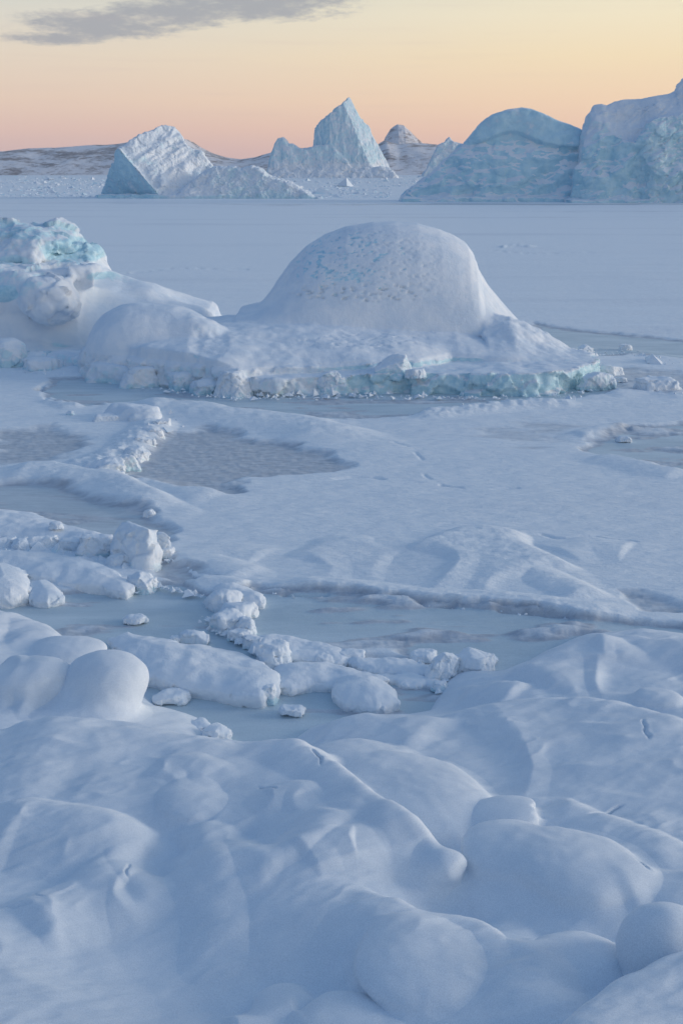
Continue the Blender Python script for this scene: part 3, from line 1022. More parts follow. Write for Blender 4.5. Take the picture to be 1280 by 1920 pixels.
def far_right():
    fr = Frame(381)
    ub, vb = fr.sil([(1080, 381), (1084, 270), (1088, 245), (1093, 225), (1098, 205), (1104, 198), (1118, 196), (1128, 199), (1142, 192), (1160, 188), (1190, 187), (1215, 182), (1240, 178), (1251, 173), (1257, 160),
                     (1266, 149), (1280, 142), (1310, 122), (1345, 112), (1400, 132), (1460, 200), (1510, 300), (1540, 381)], 85)
    uf, vf = fr.sil([(1070, 381), (1078, 290), (1086, 262), (1097, 236), (1110, 232), (1135, 246), (1160, 262), (1180, 268), (1195, 250), (1207, 228), (1222, 221), (1245, 219), (1262, 214), (1300, 205), (1345, 215), (1400, 250),
                     (1460, 300), (1540, 381)], 35)

    def f(u, d, v):
        wob = 6 * pn(u / 40, v / 40, d / 40, 101) + 3 * pn(u / 15, v / 15, d / 15, 102) + 15 * pn((u + v * .9) / 60, (v - u * .5) / 40, d / 60, 107) - 6 * np.abs(pn((u + v * .6) / 30, (v - u * .8) / 16, d / 40, 108))
        Hf = np.interp(u, uf, vf); Hb = np.interp(u, ub, vb)
        t = sstep(34, 92, d + wob * .7)
        scoop = 9 * np.sin(np.pi * np.clip(t, 0, 1)) * np.exp(-((u - 1160) / 60.0) ** 2)
        H = Hf * (1 - t) + Hb * t - scoop - np.clip(d - 95, 0, None) * .9
        cl = 10 * np.exp(-((u - 1200) / 14.0) ** 2) * sstep(140, 90, v)
        bulge = 14 * sstep(1190, 1225, u) - 8 * np.exp(-((u - 1128) / 26.0) ** 2)
        front = 4 + v * .26 + np.clip(1125 - u, 0, None) * .6 + wob + cl - bulge
        a = smax((front - d) * .85, smax((v - H) * .7, d - 150 + v * .2, 6), 3.5)
        apron = smax(v - 7 - wob * .3, smax(np.abs(d - 45) - 50 + wob * .4, np.abs(u - 1305) - 236, 3), 3)
        return smin(a, apron, 4)

    def disp(u, d, v, N):
        rough = .45 + .55 * sstep(1180, 1215, u)
        r = fbm((u + v * .7) / 22, (v - u * .5) / 11, d / 16, 5, 103, ridged=True)
        w1, w2, cid = worley((u + v * .6) / 20, (v - u * .4) / 12, d / 16, 104)
        side = sstep(.8, .4, N[:, 2])
        w3, w4, cid2 = worley((u + v * .4) / 42, (v - u * .3) / 27, d / 30, 109)
        return side * 8.0 * (cid2 - .5) * sstep(0, .3, w4 - w3) + rough * side * (3.0 * r + 4.4 * (cid - .5)) + .9 * fbm(u / 7, v / 7, d / 7, 3, 105)

    def at(u, d, v, N):
        n = fbm(u / 26, v / 26, d / 26, 4, 106)
        ice = .78 + .25 * n - .8 * sstep(.35, .65, N[:, 2]) - .5 * sstep(38, 52, d) + .15 * sstep(1200, 1100, u)
        return {'ice': ice, 'teal': np.clip(.25 + .35 * sstep(1190, 1230, u) + .4 * n, 0, 1)}
    o = berg('iceberg', fr, (1066, -18, -3), (1550, 160, 285), 1.7, f, disp, at)
    tag(o, 'huge craggy iceberg with a bright snowy saddle, cut off by the right edge', 'iceberg', 'far icebergs')


for fn in (far_left, far_middle, far_small, far_dome, far_right):
    fn()

# ------------------------------------------------------------------ the two bergs on the fast ice


def wberg(name, lo, hi, res, func, disp, attrs, grain=.05, parts=None, origin=None):
    V, Q = nets(lo, hi, res, func)
    N = vnormals(V, Q)
    V = V + N * disp(V[:, 0], V[:, 1], V[:, 2], N)[:, None]
    V, Q, _ = drop(V, Q, V[:, 2] > -.12)
    N = vnormals(V, Q)
    a = attrs(V[:, 0], V[:, 1], V[:, 2], N)
    a['grain'] = grain
    ps = [(n_, l_, fn_(V[:, 0], V[:, 1], V[:, 2], N)) for n_, l_, fn_ in (parts or [])]
    return mk_parts(name, V, Q, M_ICE, a, ps, origin=origin)


def to_px(x, y, z):
    """pixel a point falls on (only used to lay out surface detail at build time)"""
    fw = y * CP - (z - HC) * SP
    up = y * SP + (z - HC) * CP
    return 640 + F * x / fw, 960 - F * up / fw


def rpx(x, y, z, cx, cy, a, b):
    px, py = to_px(x, y, z)
    return ((px - cx) / a) ** 2 + ((py - cy) / b) ** 2


def near_dome():
    Yc = 61.5
    sil = [(440, 600), (455, 585), (488, 573), (500, 556), (520, 526), (545, 491), (575, 461), (610, 439), (650, 424), (700, 416), (740, 415), (780, 418), (820, 428), (850, 440), (872, 453), (885, 470), (894, 500),
           (910, 528), (935, 560), (955, 582), (965, 594), (985, 610)]
    xs = np.array([WY(a, b, Yc)[0] for a, b in sil]); hs = np.array([WY(a, b, Yc)[1] for a, b in sil])
    hs = np.clip(hs, 0, None); hs[0] = hs[-1] = 0
    foot = PP([(158, 676), (165, 700), (250, 716), (330, 728), (440, 742), (520, 745), (640, 741), (760, 737), (900, 741), (1000, 742), (1060, 736), (1108, 722), (1122, 710), (1100, 700), (1050, 686), (980, 668), (900, 640),
               (700, 606), (450, 606), (260, 618), (180, 640)])
    skirt = PP([(170, 668), (190, 690), (260, 702), (360, 712), (440, 706), (520, 700), (600, 697), (700, 694), (790, 690), (850, 680), (950, 684), (1040, 682), (1085, 678), (1060, 668), (990, 652), (900, 630),
                (700, 612), (450, 612), (260, 624)], .8)
    hx, hy = WY(285, 600, 56.8)[0], 56.8
    ridge = [(WY(a, b, 57)[0], 57 - .0 * i, WY(a, b, 57)[1]) for i, (a, b) in enumerate([(902, 604), (925, 596), (955, 591), (990, 606), (1035, 632), (1062, 650), (1088, 668)])]
    rx_ = np.array([p[0] for p in ridge]); rz_ = np.array([p[2] for p in ridge])

    def H(x, y):
        n = fbm(x * .35, y * .35, oct=4, seed=111)
        n2 = fbm(x * 1.1, y * 1.1, oct=4, seed=112)
        sf = -poly_sd(x, y, foot) + .35 * n + .16 * n2
        top = .82 + .10 * n + .05 * n2 + .10 * np.clip((x - 2) / 8, -1, 1)
        h = -.8 + (top + .8) * sstep(-.05, .22, sf)
        ss = -poly_sd(x, y, skirt) + .22 * n
        slope = np.clip(ss, 0, None)
        sk = .25 * sstep(0, .3, ss) + 1.45 * (1 - np.exp(-slope / 4.0)) + .05 * n
        xr = np.clip((x - WY(850, 600, 57)[0]) / 3.6, 0, 1)
        h = h + sk * (1 - .8 * xr)
        t = (y - Yc) / 5.2
        prof = np.clip(1 - t * t, 0, 1) ** .5
        wx = x + .12 * n
        d = np.interp(wx, xs, hs) * prof
        d = d - 2.0 * (1 - np.clip(d / .9, 0, 1))
        h = smax(h, d, 1.45)
        # low hump on the left
        th = ((x - hx) / 3.1) ** 2; tv = ((y - hy) / 3.3) ** 2
        hump = 3.0 * np.clip(1 - (th ** 1.5 + tv), 0, 1) ** .42 * (1 - .07 * n)
        hump = hump - 1.6 * (1 - np.clip(hump / .6, 0, 1))
        dx = x - WY(372, 600, 55.0)[0]; dy = y - 55.4
        hump2 = 2.55 * np.clip(1 - (np.abs(dx) / np.where(dx > 0, 1.75, 1.9)) ** 2.2 - (np.abs(dy) / np.where(dy < 0, 1.9, 1.6)) ** 2.6, 0, 1) ** .55 * (1 + .06 * n2)
        hump2 = hump2 - 1.6 * (1 - np.clip(hump2 / .6, 0, 1))
        h = smax(h, smax(hump, hump2, .8), .35)
        # rough ice ridge on the right
        rz = np.interp(x, rx_, rz_, left=0, right=0)
        tr = np.where(y < 57.2, np.clip(1 - ((57.2 - y) / 5.0), 0, 1) ** .85, np.clip(1 - ((y - 57.2) / 2.2) ** 2, 0, 1))
        q = (rz + .25 * n2) * tr
        h = smax(h, q - 1.4 * (1 - np.clip(q / .5, 0, 1)), .4)
        return h

    def f(x, y, z):
        h = H(x[:, :, 0], y[:, :, 0])[:, :, None] if False else H(*np.broadcast_arrays(x[..., 0], y[..., 0]))[:, :, None]
        base = (z - h) * .6
        return base

    def pits(x, y, z):
        a = fbm(x * 4.6 + 1.6 * z, y * 4.6, z * 8.5, 4, 115, gain=.65)
        b = fbm(x * 2.6, y * 2.6, z * 6.5, 3, 119)
        return sstep(.06, .30, a), sstep(.10, .28, b)

    def disp(x, y, z, N):
        side = sstep(.75, .35, N[:, 2])
        low = sstep(1.15, .9, z)
        w1, w2, cid = worley(x * 1.1, y * 1.1, z * 1.6, 113)
        r = fbm(x * 1.5, y * 1.5, z * 1.8, 4, 114, ridged=True)
        out = low * side * (.42 * (cid - .5) + .20 * r)
        # wind-sculpted pits on the dome's face
        px, py = to_px(x, y, z)
        reg = sstep(1.15, .5, ((px - 675) / 160) ** 2 + ((py - 500) / 78) ** 2)
        band = sstep(1.1, .4, ((px - 680) / 150) ** 2 + ((py - 548) / 22) ** 2)
        pit, deep = pits(x, y, z)
        out = out - reg * pit * .045 - band * deep * .11
        rr = sstep(1.1, .6, ((px - 975) / 90) ** 2 + ((py - 640) / 38) ** 2)
        out = out + rr * (.10 * r + .10 * (cid - .5)) * side * 1.5
        led = sstep(1.1, .6, ((px - 680) / 130) ** 2 + ((py - 640) / 14) ** 2)
        out = out - led * .05 * deep
        sc = sstep(1.1, .3, ((px - 392) / 40) ** 2 + ((py - 643) / 32) ** 2)
        out = out - sc * (.05 + .07 * r)
        return out + .022 * fbm(x * 1.2, y * 1.2, z * 1.2, 4, 116) + .012 * fbm(x * 5, y * 5, z * 5, 3, 117)

    def at(x, y, z, N):
        px, py = to_px(x, y, z)
        n = fbm(x * .6, y * .6, z * .6, 4, 118)
        side = sstep(.8, .4, N[:, 2])
        low = sstep(1.2, .95, z)
        shelf = low * sstep(560, 700, px) * .35
        ul = sstep(1.2, .3, ((px - 630) / 110) ** 2 + ((py - 480) / 70) ** 2)
        pit, deep = pits(x, y, z)
        reg = sstep(1.15, .5, ((px - 675) / 160) ** 2 + ((py - 500) / 78) ** 2)
        sc = sstep(1.15, .75, ((px - 390) / 46) ** 2 + ((py - 642) / 36) ** 2)
        rr = sstep(1.1, .6, ((px - 975) / 90) ** 2 + ((py - 640) / 38) ** 2)
        ice = -.05 + low * side * .45 + shelf + (.30 + .5 * fbm(x * 1.5, y * 1.5, z * 2.2, 4, 120)) * ul + reg * pit * .6 + reg * deep * .45 + .62 * sc * side + rr * side * .45 + .22 * n
        teal = np.clip(low * .9 + sc + .2, 0, 1) * (1 - .6 * ul)
        return {'ice': ice, 'teal': teal * .55}
    o = wberg('iceberg', (-12.2, 49.2, -.35), (12.8, 67.5, 7.1), .075, f, disp, at,
              parts=[('ice_shelf', 'thick pale teal shelf of ice at the waterline', lambda x, y, z, N: (z < 1.12) & (y < 58)), ('ice_ridge', 'rough icy ridge on the right shoulder', lambda x, y, z, N: (to_px(x, y, z)[0] > 895) & (z < 3.2) & (y < 60))])
    tag(o, 'snow covered dome shaped iceberg on a thick teal ice shelf, centre of the frozen bay', 'iceberg', 'grounded icebergs in the bay')


def near_left():
    Yc = 67.5
    sil = [(-420, 640), (-300, 560), (-180, 470), (-80, 435), (0, 425), (60, 421), (100, 420), (118, 424), (140, 436), (152, 447), (165, 455), (178, 470), (186, 492), (205, 507), (235, 520), (262, 524), (290, 530), (322, 546), (360, 560),
           (392, 568), (402, 578), (410, 600)]
    xs = np.array([WY(a, b, Yc)[0] for a, b in sil]); hs = np.clip(np.array([WY(a, b, Yc)[1] for a, b in sil]), 0, None)
    foot = PP([(-500, 700), (-100, 690), (0, 684), (60, 692), (150, 690), (190, 670), (260, 640), (420, 610), (420, 590), (-500, 590)])

    def E(x, y, z, cx, cy, a, b, Y, ry):
        wx, wz = WY(cx, cy, Y)
        m = Y / F
        q = np.sqrt(((x - wx) / (a * m)) ** 2 + ((y - Y) / ry) ** 2 + ((z - wz) / (b * m)) ** 2)
        return (q - 1) * min(a * m, b * m, ry)

    def H(x, y):
        n = fbm(x * .4, y * .4, oct=4, seed=121)
        sf = -poly_sd(x, y, foot) + .4 * n
        h = -.8 + (1.2 + .12 * n) * sstep(-.1, .3, sf) + 1.5 * (1 - np.exp(-np.clip(sf - 2.0, 0, None) / 4))
        t = (y - Yc) / np.where(y < Yc, 6.0, 5.0)
        p = np.clip(1 - np.abs(t) ** 1.7, 0, 1) ** .62
        q = np.interp(x + .25 * n, xs, hs) * p
        return smax(h, q - 1.8 * (1 - np.clip(q / .8, 0, 1)), .7)

    def f(x, y, z):
        h = H(*np.broadcast_arrays(x[..., 0], y[..., 0]))[:, :, None]
        w = .5 * pn(x * .5, y * .5, z * .5, 122)
        w2 = pn(x * 1.3, y * 1.3, z * 1.3, 128)
        b = (z - h + w * .9) * .6
        for a in ((95, 562, 56, 40, 61.5, 1.6), (20, 545, 70, 45, 63.0, 1.8), (120, 520, 80, 26, 64.0, 1.6), (14, 655, 40, 20, 58.2, .8)):
            b = smin(b, E(x, y, z, *a) + w * .8 + .18 * w2, .35)
        # cave-like scoops under the brow
        b = smax(b, -E(x, y, z, 135, 478, 55, 20, 64.6, 1.7), .35)
        b = smax(b, -E(x, y, z, 200, 520, 52, 15, 65.0, 1.5), .3)
        b = smax(b, -E(x, y, z, 60, 500, 50, 10, 63.6, 1.4), .3)
        return b

    def disp(x, y, z, N):
        px, py = to_px(x, y, z)
        crag = sstep(560, 500, py + np.clip(px - 120, 0, None) * .45) + sstep(1.1, .7, ((px - 100) / 50) ** 2 + ((py - 575) / 35) ** 2) + sstep(655, 668, py) * .8
        w1, w2, cid = worley(x * .9, y * .9, z * 1.1, 123)
        r = fbm(x * .9, y * .9, z * .9, 5, 124, ridged=True)
        return np.clip(crag, 0, 1) * (.42 * (cid - .5) + .28 * r) + .05 * fbm(x * .8, y * .8, z * .8, 4, 125) + .012 * fbm(x * 5, y * 5, z * 5, 3, 126)

    def at(x, y, z, N):
        px, py = to_px(x, y, z)
        n = fbm(x * .5, y * .5, z * .5, 4, 127)
        e = lambda cx, cy, a, b: sstep(1.3, .6, ((px - cx) / a) ** 2 + ((py - cy) / b) ** 2)
        ice = .02 + .38 * sstep(530, 470, py) + .5 * e(140, 470, 60, 26) + .55 * e(215, 520, 60, 12) + .7 * e(8, 552, 26, 16) + .4 * e(30, 520, 60, 40) + .28 * e(60, 430, 90, 18) + .5 * e(20, 665, 180, 26) + .5 * e(306, 556, 12, 9) + .35 * n - .3 * sstep(.75, .95, N[:, 2])  # far-left patch is tinted dark for a pocket's shade; no hollow carved
        return {'ice': ice, 'teal': np.clip(.30 + .5 * n + e(215, 520, 60, 20) * .3, 0, 1)}
    o = wberg('iceberg', (-31, 56.6, -.35), (-5.6, 73.5, 7.2), .085, f, disp, at,
              parts=[('craggy_brow', 'craggy teal tinted brow', lambda x, y, z, N: (to_px(x, y, z)[1] + np.clip(to_px(x, y, z)[0] - 150, 0, None) * .3 < 505) & (y < 68)), ('ice_foot', 'crumbling foot of ice', lambda x, y, z, N: (z < .5) & (y < 66))])
    tag(o, 'craggy snow plastered iceberg with a teal hollow, left edge beside the dome shaped one', 'iceberg', 'grounded icebergs in the bay')


near_dome()
near_left()

# ------------------------------------------------------------------ loose ice: blocks, floes and snow mounds


def g_sea(px, py):
    return W(px, py, .08)


def g_shore(px, py):
    z = 0.3
    for _ in range(25):
        x, y = W(px, py, z)
        zb = float(shore(np.array([x]), np.array([y]))[0][0])
        z = z * .55 + .45 * zb
    x, y = W(px, py, z)
    return x, y, z


def block(px, py, w, h, seed, label, name='ice_block', cat='ice block', group=None, soft=.3, ice=.35, teal=.3, dr=.8, tilt=(0, 0), rot=None, cuts=9, z0=None, rough=1.0, flat=.0):
    """a broken lump of ice: (px, py) its foot, w x h its size, all in photograph pixels"""
    rng = np.random.RandomState(seed)
    if z0 is None:
        x0, y0 = W(px, py, .06); z0 = .06
    else:
        x0, y0 = W(px, py, z0)
    m = mpp(x0, y0, z0)
    wm = w * m
    ct = (HC - z0) / math.hypot(y0, HC - z0); cc = math.sqrt(1 - ct * ct)
    dm = wm * dr
    hm = max((h * m - .55 * dm * ct) / cc, .22 * wm)
    c = np.array([x0, y0 + dm * .42, z0 + hm * .5 - .06 * hm])
    r = np.array([wm, dm, hm]) * .5
    yaw = rng.uniform(-.5, .5) if rot is None else rot
    R = np.array((Matrix.Rotation(yaw, 3, 'Z') @ Matrix.Rotation(tilt[0], 3, 'X') @ Matrix.Rotation(tilt[1], 3, 'Y')))
    planes = []
    for i in range(cuts + 4):
        if i < 4:
            n = np.array([(1, 0, .12), (-1, 0, .12), (0, 1, .1), (0, -1, .15)][i]) + rng.normal(0, .18, 3)
        else:
            n = rng.normal(0, 1, 3); n[2] = abs(n[2]) * .9
        n /= np.linalg.norm(n)
        planes.append((n, rng.uniform(.74, .98)))
    planes.append((np.array([0, 0, 1.0]), .93)); planes.append((np.array([0, 0, -1.0]), 1.2))
    size = float(max(wm, hm, dm))
    soft = soft * .62
    k = size * (.015 + .16 * soft)

    def f(x, y, z):
        p = [x - c[0], y - c[1], z - c[2]]
        q = [R[0, i] * p[0] + R[1, i] * p[1] + R[2, i] * p[2] for i in range(3)]
        v = None
        for n, t in planes:
            e = np.array([n[0] * r[0], n[1] * r[1], n[2] * r[2]])
            s = math.sqrt((e * e).sum()) * t * 1.12
            d = q[0] * n[0] + q[1] * n[1] + q[2] * n[2] - s
            v = d if v is None else smax(v, d, k)
        return v
    pad = size * .62
    res = size / 34.0
    V, Q = nets(c - r * 1.25 - size * .12, c + r * 1.25 + size * .12, res, f)
    if len(V) < 30:
        return None
    N = vnormals(V, Q)
    s = 1 / size
    P = V * s + seed * 3.7
    n = fbm(P[:, 0] * 2.2, P[:, 1] * 2.2, P[:, 2] * 2.2, 4, seed)
    rd = fbm(P[:, 0] * 4, P[:, 1] * 4, P[:, 2] * 4, 4, seed + 3, ridged=True)
    w1, w2, cid = worley(P[:, 0] * 3, P[:, 1] * 3, P[:, 2] * 3, seed + 5)
    side = sstep(.85, .4, N[:, 2])
    V = V + N * (size * (.09 * n + (1 - soft) * rough * side * (.07 * rd + .14 * (cid - .5)) + .012 * rd))[:, None]
    V, Q, at_ = drop(V, Q, V[:, 2] > z0 - .12 - .1 * hm, {'n': n})
    n = at_['n']
    N = vnormals(V, Q)
    side = sstep(.8, .3, N[:, 2])
    a = {'ice': ice * side + .22 * (n) + .25 * side * sstep(.35, .05, (V[:, 2] - z0) / hm) - .06, 'teal': np.clip(teal + .3 * n, 0, 1), 'grain': size * .035}
    o = mk_mesh(name, V, Q, M_ICE, a, origin=(c[0], c[1], z0))
    tag(o, label, cat, group)
    return o


def floe(pts, h, seed, label, name='ice_floe', cat='ice floe', group=None, wob=.10, dome=.5, ice=.25, edge=.12, res=None, z0=.0, lumps=1.0):
    """a snow laden slab: outline pixels of its top edge, thickness h in metres"""
    P2 = PP(pts, z0 + h * .6); edge = edge * .62; wob = wob * 1.7
    xs = [p[0] for p in P2]; ys = [p[1] for p in P2]
    lo = (min(xs) - .3, min(ys) - .3, z0 - .1); hi = (max(xs) + .3, max(ys) + .3, z0 + h * 1.7 + .1)
    size = max(hi[0] - lo[0], hi[1] - lo[1])
    res = res or max(size / 150, .018)

    def f(x, y, z):
        X, Y = np.broadcast_arrays(x[..., 0], y[..., 0])
        n = fbm(X / (h * 3), Y / (h * 3), oct=4, seed=seed)
        sd = (poly_sd(X, Y, P2) + wob * n)[:, :, None]
        ins = np.clip(-sd, 0, None)
        top = z0 + h * (.62 + .38 * (1 - np.exp(-ins / (h * dome)))) + (h * .22 * lumps * fbm(X / (h * 2.2) + 5, Y / (h * 2.2), oct=3, seed=seed + 1))[:, :, None]
        lip = sd - .35 * edge * np.sin(np.clip((z - z0) / h, 0, 1) * 3.0)
        return smax(lip, (z - top) * .9, edge)
    V, Q = nets(lo, hi, res, f)
    N = vnormals(V, Q)
    side = sstep(.8, .35, N[:, 2])
    w1, w2, cid = worley(V[:, 0] / h * 1.3, V[:, 1] / h * 1.3, V[:, 2] / h * 1.3, seed + 2)
    r = fbm(V[:, 0] / h * 2, V[:, 1] / h * 2, V[:, 2] / h * 2, 4, seed + 3, ridged=True)
    V = V + N * (h * (side * (.16 * (cid - .5) + .07 * r) + .012 * r))[:, None]
    V, Q, _ = drop(V, Q, V[:, 2] > z0 - .06)
    N = vnormals(V, Q)
    side = sstep(.75, .3, N[:, 2])
    a = {'ice': ice * side + .1 * side * pn(V[:, 0] / h, V[:, 1] / h, V[:, 2] / h, seed) - .1, 'teal': .3, 'grain': h * .1}
    o = mk_mesh(name, V, Q, M_ICE, a)
    tag(o, label, cat, group, kind='thing')
    return o


def mound(blobs, label, name='snow_mound', cat='snow mound', group='snow mounds on the foreshore', k=.25, res=.022, sink=.012, seed=1, cut=None, noise=.02, mat=None):
    """rounded snow heap that grows out of the shore: blobs = (cx, cy, half width, half height in pixels, centre height over the ground, depth ratio, tilt)"""
    B = []
    for b in blobs:
        cx, cy, a, bb, dz, ratio = b[:6]
        til = b[6] if len(b) > 6 else 0.0
        z = 0.3
        for _ in range(25):
            x, y = W(cx, cy, z)
            zb = float(shore(np.array([x]), np.array([y]))[0][0])
            z = z * .55 + .45 * (max(zb, 0) + dz)
        x, y = W(cx, cy, z)
        m = mpp(x, y, z)
        rx = a * m; ry = rx * ratio
        st = (HC - z) / math.hypot(y, HC - z); ctt = math.sqrt(1 - st * st)
        rz2 = ((bb * m) ** 2 - (ry * st) ** 2) / ctt ** 2
        rz = math.sqrt(max(rz2, (.30 * min(rx, ry)) ** 2))
        B.append((x, y, z, rx, ry, rz, til))
    X0 = min(b[0] - b[3] for b in B) - .9 * k - .25; X1 = max(b[0] + b[3] for b in B) + .9 * k + .25
    Y0 = min(b[1] - b[4] for b in B) - .9 * k - .25; Y1 = max(b[1] + b[4] for b in B) + .9 * k + .25
    gx = np.arange(X0 - res, X1 + 2 * res, res); gy = np.arange(Y0 - res, Y1 + 2 * res, res)
    TX, TY = np.meshgrid(gx, gy, indexing='ij')
    T, S = shore(TX, TY)
    T = np.where(S > -.45, T, np.maximum(T, -.2))
    TS = T - sink
    Z0 = float(np.percentile(T, 2)) - .06; Z1 = max(b[2] + b[5] for b in B) + .15
    Z1 = max(Z1, float(T.max()) + .1)

    def f(x, y, z):
        v = None
        for bx, by, bz, rx, ry, rz, til in B:
            dx, dy, dz = x - bx, y - by, z - bz
            c, s = math.cos(til), math.sin(til)
            dx, dz = dx * c + dz * s, -dx * s + dz * c
            k0 = np.sqrt((dx / rx) ** 2 + (dy / ry) ** 2 + (dz / rz) ** 2)
            k1 = np.sqrt((dx / rx ** 2) ** 2 + (dy / ry ** 2) ** 2 + (dz / rz ** 2) ** 2) + 1e-6
            d = k0 * (k0 - 1) / k1
            v = d if v is None else smin(v, d, k)
        if cut is not None:
            v = cut(x, y, z, v, B)
        v = v + noise * (pn(x * 2.2, y * 2.2, z * 2.2, seed) + .4 * pn(x * 6, y * 6, z * 6, seed + 1))
        return smin(v, (z - TS[:, :, None]) * .85, k)
    ax = np.arange(X0 - res, X1 + 2 * res, res)
    TS = TS[:len(ax), :len(np.arange(Y0 - res, Y1 + 2 * res, res))]
    V, Q = nets((X0, Y0, Z0), (X1, Y1, Z1), res, f)
    ii = np.clip(((V[:, 0] - gx[0]) / res), 0, len(gx) - 1.001); jj = np.clip(((V[:, 1] - gy[0]) / res), 0, len(gy) - 1.001)
    i0 = ii.astype(int); j0 = jj.astype(int); fi = ii - i0; fj = jj - j0
    Tv = (T[i0, j0] * (1 - fi) * (1 - fj) + T[i0 + 1, j0] * fi * (1 - fj) + T[i0, j0 + 1] * (1 - fi) * fj + T[i0 + 1, j0 + 1] * fi * fj)
    keep = V[:, 2] > np.maximum(Tv, -.03) - sink * .5
    V, Q, _ = drop(V, Q, keep)
    b = B[0]
    o = mk_mesh(name, V, Q, mat or M_SHORE, {'ice': 0.0, 'teal': 0.0, 'grain': .03}, origin=(b[0], b[1], b[2] - b[5]))
    tag(o, label, cat, group, kind='thing')
    return o


def build_mounds():
    mound([(206, 1276, 74, 52, .50, .9, .15), (186, 1268, 56, 42, .54, .9), (182, 1305, 74, 40, .26, .9), (160, 1335, 80, 30, .08, .9)], 'round knob of snow like a big ball, left at the edge of the channel', seed=11, k=.30)
    mound([(655, 1444, 95, 50, .10, 1.1), (770, 1496, 122, 70, .12, 1.2), (835, 1535, 70, 46, .04, 1.1)], 'long smooth snow mound behind the diagonal drift, centre foreground', seed=12, k=.42)

    def cutm(x, y, z, v, B):
        bx, by, bz, rx, ry, rz, t = B[0]
        return smax(v, (x - bx) * .97 + (y - by) * -.1 + .05 * pn(y * 8, z * 8, seed=5) - rx * .72, .05)
    mound([(945, 1526, 76, 26, .16, .8, .1)], 'small flat topped snow slab with a broken right end, between two bigger mounds', seed=13, k=.22, cut=cutm, noise=.008)
    mound([(955, 1592, 90, 52, .28, 1.1), (1088, 1626, 104, 66, .26, 1.1), (1005, 1680, 118, 60, .02, 1.1)], 'largest rounded snow mound with a steep right side, right foreground', seed=14, k=.36)
    mound([(768, 1812, 104, 72, .08, 1.1)], 'egg shaped snow mound near the bottom, right of the middle', seed=15, k=.28, res=.018)
    mound([(1078, 1796, 84, 42, .07, .9)], 'low snow mound between the egg shaped one and the steep one at the right edge', seed=16, k=.28, res=.018)
    mound([(1245, 1776, 92, 82, .30, .8)], 'steep sided snow mound cut off by the right edge', seed=17, k=.18, res=.018)
    mound([(650, 1945, 98, 66, .0, 1.3)], 'snow mound cut off by the bottom edge, in the middle', seed=18, k=.2, res=.016)
    mound([(528, 1886, 48, 38, -.02, 1.2)], 'small snow hump beside the mound at the bottom edge', seed=19, k=.18, res=.016)
    mound([(356, 1508, 46, 28, -.02, 1.2)], 'small blunt snow hump on the left slope of the foreshore', seed=20, k=.22, res=.018)
    mound([(140, 1218, 60, 26, .14, .9)], 'rounded snow boulder behind the ball shaped knob, left', seed=21, k=.36)
    mound([(42, 1268, 62, 28, .14, .9), (95, 1275, 40, 30, .08, .9)], 'broad snow mound at the left edge beside the ball shaped knob', seed=22, k=.45)
    mound([(1235, 1308, 40, 14, .06, .9), (1205, 1310, 20, 9, .03, .9)], 'little lumpy snow heap on the slope at the right edge', seed=23, k=.16, noise=.04, res=.03)

    def cutc(x, y, z, v, B):
        bx, by, bz, rx, ry, rz, t = B[0]
        return smax(v, (x - bx) * .8 - (y - by) * .6 + .03 * pn(y * 6, z * 6, seed=5) - rx * .85, .08)
    mound([(838, 1622, 38, 30, .16, 1.0)], 'blunt cut off end of the diagonal drift with a pale face', name='snow_cornice', cat='snow cornice', group=None, seed=24, k=.3, res=.016, cut=cutc)


build_mounds()


